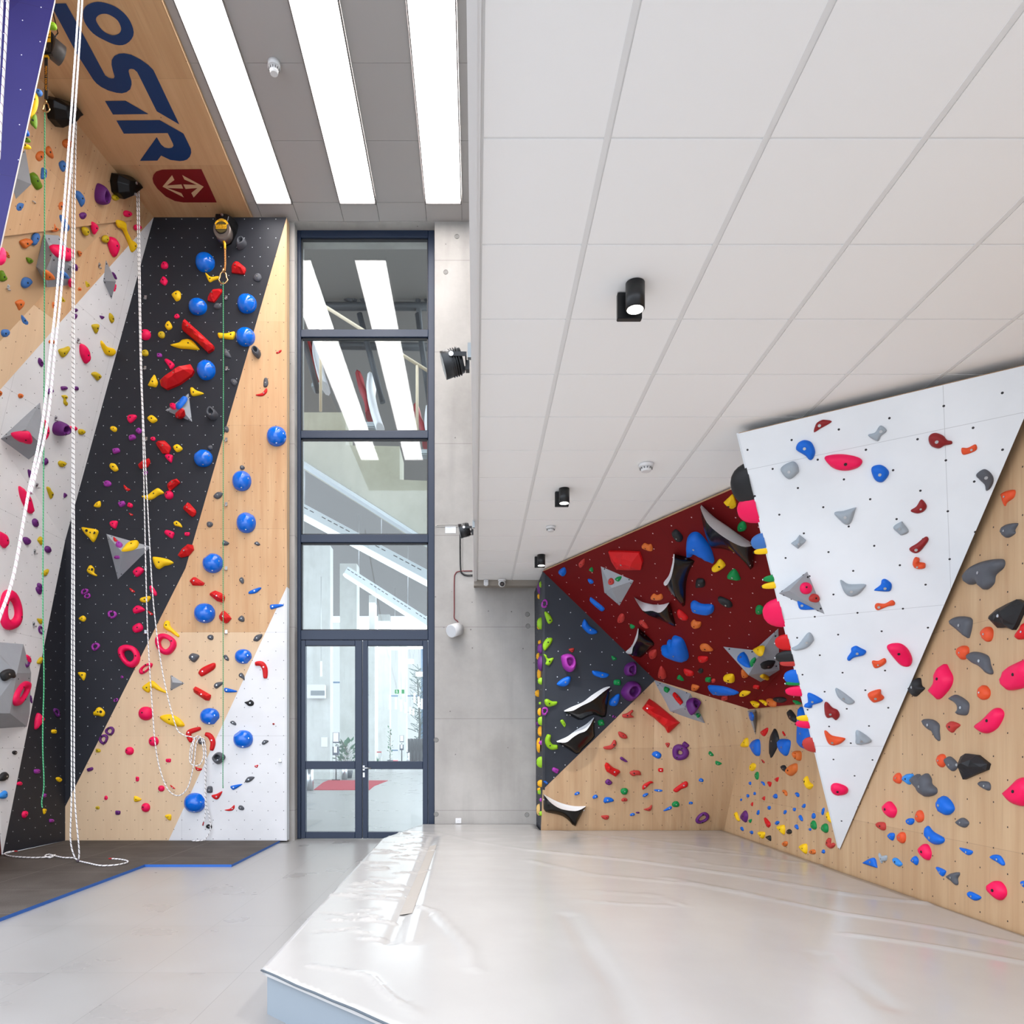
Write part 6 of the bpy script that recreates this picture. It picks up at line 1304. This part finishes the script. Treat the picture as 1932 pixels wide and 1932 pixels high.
def flood(px, py, Y, s, label, tilt):
    p = at(px, py, Y); o = th('floodlight', label, 'floodlight', p, 'black floodlights on the bulkhead'); R = Matrix.Rotation(tilt, 4, 'Y')
    bm = bmesh.new()
    def pt_(x, z): return (R @ Vector((x, 0, z)))*s
    bm_cyl(bm, pt_(-.42, 0), pt_(.30, 0), .5*s, .44*s, seg=32)
    for i in range(4): bm_cyl(bm, pt_(-.12+.09*i, 0), pt_(-.09+.09*i, 0), .505*s, seg=32)
    addobj('lamp_body', bm, M_black, o); bm = bmesh.new(); bm_cyl(bm, pt_(-.425, 0), pt_(-.43, 0), .44*s, seg=28); addobj('lens', bm, plain('lens_grey', (130, 136, 136), .15), o)
    bm = bmesh.new()
    for sy in (-.53, .53): bm_box(bm, (.12*s, sy*s, .05*s), (.6*s, .03*s, .16*s))
    bm_box(bm, (.44*s, 0, .05*s), (.05*s, 1.08*s, .16*s)); bm_box(bm, (.5*s, 0, -.15*s), (.14*s, .3*s, .34*s)); addobj('yoke', bm, M_black, o)
    bm = bmesh.new(); bm_cyl(bm, (-.1*s, -.56*s, .05*s), (-.1*s, -.545*s, .05*s), .09*s, seg=16); addobj('pivot', bm, M_whitem, o)
    bm = bmesh.new(); bm_box(bm, (.58*s, 0, .42*s), (.16*s, .2*s, .55*s)); addobj('bracket', bm, M_galv, o)
flood(857, 684, 4.6, .165, 'large black floodlight clamped to the bulkhead edge', -.28)
flood(878, 1000, 7.6, .145, 'smaller black floodlight above the wall loudspeaker', -.24)
# loudspeaker, camera, sensor, socket, sign, cables on the concrete wall
wc = lambda px, py, dy=0: at(px, py, YC+dy)
o = th('wall_speaker', 'white cylinder loudspeaker on a red cable on the concrete wall', 'loudspeaker', wc(861, 1190)); s = YC/F
a, b_ = Vector((5*s, -.03, 3*s)), Vector((-9*s, -.17, -4*s)); cyl('body', a, b_, 12*s, M_whitem, o, seg=32); d = (b_-a).normalized(); cyl('grille', b_, b_+d*.006, 11*s, plain('grille_white', (200, 202, 204), .8), o, seg=32); cyl('bracket', (6*s, .0, -1*s), (2*s, -.06, -1*s), .02, M_whitem, o)
def cable(pts, r, mat, label): 
    P = [wc(x, y, -r-.002) for x, y in pts]; o = addobj('cable', bmesh.new(), mat); bm = bmesh.new(); bm_tube(bm, catmull(off(P, P[0]), 6), r, 6); bm.to_mesh(o.data); bm.free(); o.location = P[0]; return tag(o, label, 'cable', 'cables on the concrete wall')
cable([(865, 1178), (863, 1172), (857, 1166), (857, 1150), (857, 1095), (859, 1083), (866, 1078), (891, 1077)], .008, plain('cable_red', (120, 48, 50), .5), 'dark red cable leading down to the white loudspeaker')
cable([(868, 1004), (868, 1040), (869, 1075), (873, 1083), (880, 1086), (891, 1086)], .010, M_blackm, 'black cable running down from the smaller floodlight')
cable([(872, 1010), (872, 1070), (875, 1080), (882, 1083), (891, 1083)], .006, plain('cable_pale', (186, 182, 176), .5), 'pale grey cable beside the black one on the concrete')
cable([(866, 990), (830, 990), (824, 991), (826, 993), (866, 993)], .006, plain('cable_pale', (186, 182, 176), .5), 'pale looped cable above the small white card')
o = th('wall_card', 'small white printed card on the concrete wall beside the glazing', 'card', wc(850, 999, -.004)); box('sheet', (0, 0, 0), (20*s, .004, 14*s), plain('paper', (236, 240, 244)), o)
bm = bmesh.new()
for i in range(5): bm_box(bm, ((-3+(i % 2))*s, -.003, (4-2.0*i)*s), ((10+(i % 3)*2)*s, .001, .35*s))
addobj('print', bm, plain('print_grey', (196, 200, 206)), o)
o = th('wall_socket', 'white wall socket low on the concrete above the crash mat', 'socket', wc(865, 1548.5, -.006)); box('plate', (0, 0, 0), (11*s, .012, 10*s), M_whitem, o, bevel=.003)
bm = bmesh.new()
for x in (-1.6, 0, 1.6): bm_cyl(bm, (x*s, -.004, -.3*s*abs(x)), (x*s, -.0075, -.3*s*abs(x)), .5*s, seg=8)
addobj('sockets', bm, plain('socket_grey', (150, 150, 152)), o)
p = at(947, 1097, YL-.05); o = th('dome_camera', 'white dome security camera under the end of the lowered ceiling', 'security camera', Vector((p.x, p.y, LO))); s = YL/F
cyl('base', (0, 0, 0), (0, 0, -3*s), 7.5*s, M_whitem, o); bm = bmesh.new(); bmesh.ops.create_uvsphere(bm, u_segments=20, v_segments=14, radius=7*s)
for v in bm.verts: v.co.z -= 7*s
addobj('ball', bm, M_whitem, o, smooth=True); d = Vector((0, -.92, -.38)).normalized(); q = Vector((0, 0, -7*s))+d*6.4*s; cyl('lens', q, q+d*1.0*s, 4.4*s, M_blackm, o); cyl('lens_glass', q+d*1.0*s, q+d*1.2*s, 2*s, plain('lens_tint', (70, 60, 58), .1), o)
p = at(917, 1099, YL-.03); o = th('motion_sensor', 'white motion sensor beside the dome camera', 'motion sensor', p); box('body', (0, 0, 0), (8.5*s, .06, 13*s), M_whitem, o, bevel=.012); box('mounting_foot', (0, .03, 8*s), (4*s, .05, 5*s), M_whitem, o)
box('sensor_window', (0, -.031, 2*s), (6*s, .004, 5*s), plain('sensor_lens', (206, 208, 210), .3), o, bevel=.001)
# formwork anchor holes of the concrete
for px, py in ((862, 446), (823, 1396), (823, 1536), (995, 1159), (996, 1181), (841, 513), (994, 1537)):
    q = wc(px, py, -.002); bm = bmesh.new(); bm_tube(bm, [(math.cos(2*PI*k/20)*.032, 0, math.sin(2*PI*k/20)*.032) for k in range(20)], .004, 5, True)
    bm_cyl(bm, (0, -.001, 0), (0, -.002, 0), .026, seg=18); o = addobj('formwork_plug', bm, plain('plug_grey', (140, 138, 134), .8)); o.location = q; o.parent = bpy.data.objects['wall_back_concrete']
# ================================================================== light
w = bpy.data.worlds.new('world'); S.world = w; w.use_nodes = True; w.node_tree.nodes['Background'].inputs[0].default_value = (.88, .96, 1.09, 1); w.node_tree.nodes['Background'].inputs[1].default_value = WORLD
def area(name, loc, rot, sx, sy, e, col=(1, 1, 1)):
    L = bpy.data.lights.new(name, 'AREA'); L.shape = 'RECTANGLE'; L.size = sx; L.size_y = sy; L.energy = e; L.color = col
    o = bpy.data.objects.new(name, L); COL.objects.link(o); o.location = loc; o.rotation_euler = rot; return o
for (a, b) in []: area('strip_glow', ((a+b)/2, 6.2, HI-.02), (0, 0, 0), b-a-.04, 8.2, STRIPW, (1, .985, .98))
area('hall_daylight', (2.0, 26, 9), (0, .5, 0), 10, 22, HALLW, (.90, .96, 1))
area('hall_daylight', (-2, 48, 9), (0, 0, 0), 12, 18, HALLW, (.92, .97, 1))
# ================================================================== labels that single each hold out
bpy.context.view_layer.update()
COUNT = {}
def sizew(h):
    s = h['size']
    return 'tiny' if s < .06 else 'small' if s < .12 else '' if s < .26 else 'big'
DIRS = ('above', 'below', 'left of', 'right of')
def short(h): return ' '.join(x for x in (sizew(h), CNAME[h['c']], h['noun']) if x)
def base(h): return (short(h), h['phrase'])
from collections import Counter, defaultdict
cb = Counter(base(h) for h in HOLDS)
def rel(h, q):
    dx, dy = q['px']-h['px'], q['py']-h['py']
    return ('below' if dy < 0 else 'above') if abs(dy) > abs(dx) else ('right of' if dx < 0 else 'left of')
for h in HOLDS:
    near = sorted((q for q in HOLDS if q is not h and (base(q) != base(h))), key=lambda q: math.hypot(q['px']-h['px'], q['py']-h['py']))[:4]
    h['rel'] = [(rel(h, q), short(q)) for q in near if math.hypot(q['px']-h['px'], q['py']-h['py']) < 150]
rc = defaultdict(Counter)
for h in HOLDS:
    for r_ in set(h['rel']): rc[base(h)][r_] += 1
ORDS = 'first second third fourth fifth sixth seventh eighth ninth tenth eleventh twelfth thirteenth fourteenth fifteenth sixteenth seventeenth eighteenth nineteenth twentieth'.split()
byb = defaultdict(list)
for h in HOLDS: byb[base(h)].append(h)
used = set()
for h in HOLDS:
    b = base(h); lab = None
    if cb[b] == 1: lab = f'{b[0]} hold on {b[1]}'.replace(' hold hold', ' hold')
    else:
        for r_ in h['rel']:
            if rc[b][r_] == 1:
                lab = f'{b[0]} just {r_[0]} a {r_[1]} on {b[1]}'
                if len(lab.split()) <= 16 and lab not in used: break
                lab = None
        if not lab:
            L = sorted(byb[b], key=lambda q: (q['py'], q['px'])); k = L.index(h)
            lab = f'{b[0]}, {ORDS[min(k, 19)]} such from the top on {b[1]}'
    lab = lab.replace(' a olive', ' an olive').replace(' a orange', ' an orange').replace(' a amber', ' an amber')
    used.add(lab)
    o = h['o']; nm = o['nm'] if 'nm' in o else o.name.split('.')[0]
    tag(o, lab, nm.replace('_', ' '), 'holds on '+h['phrase'])
print('HOLDS', len(HOLDS), Counter(h['o'].name.split('.')[0] for h in HOLDS))
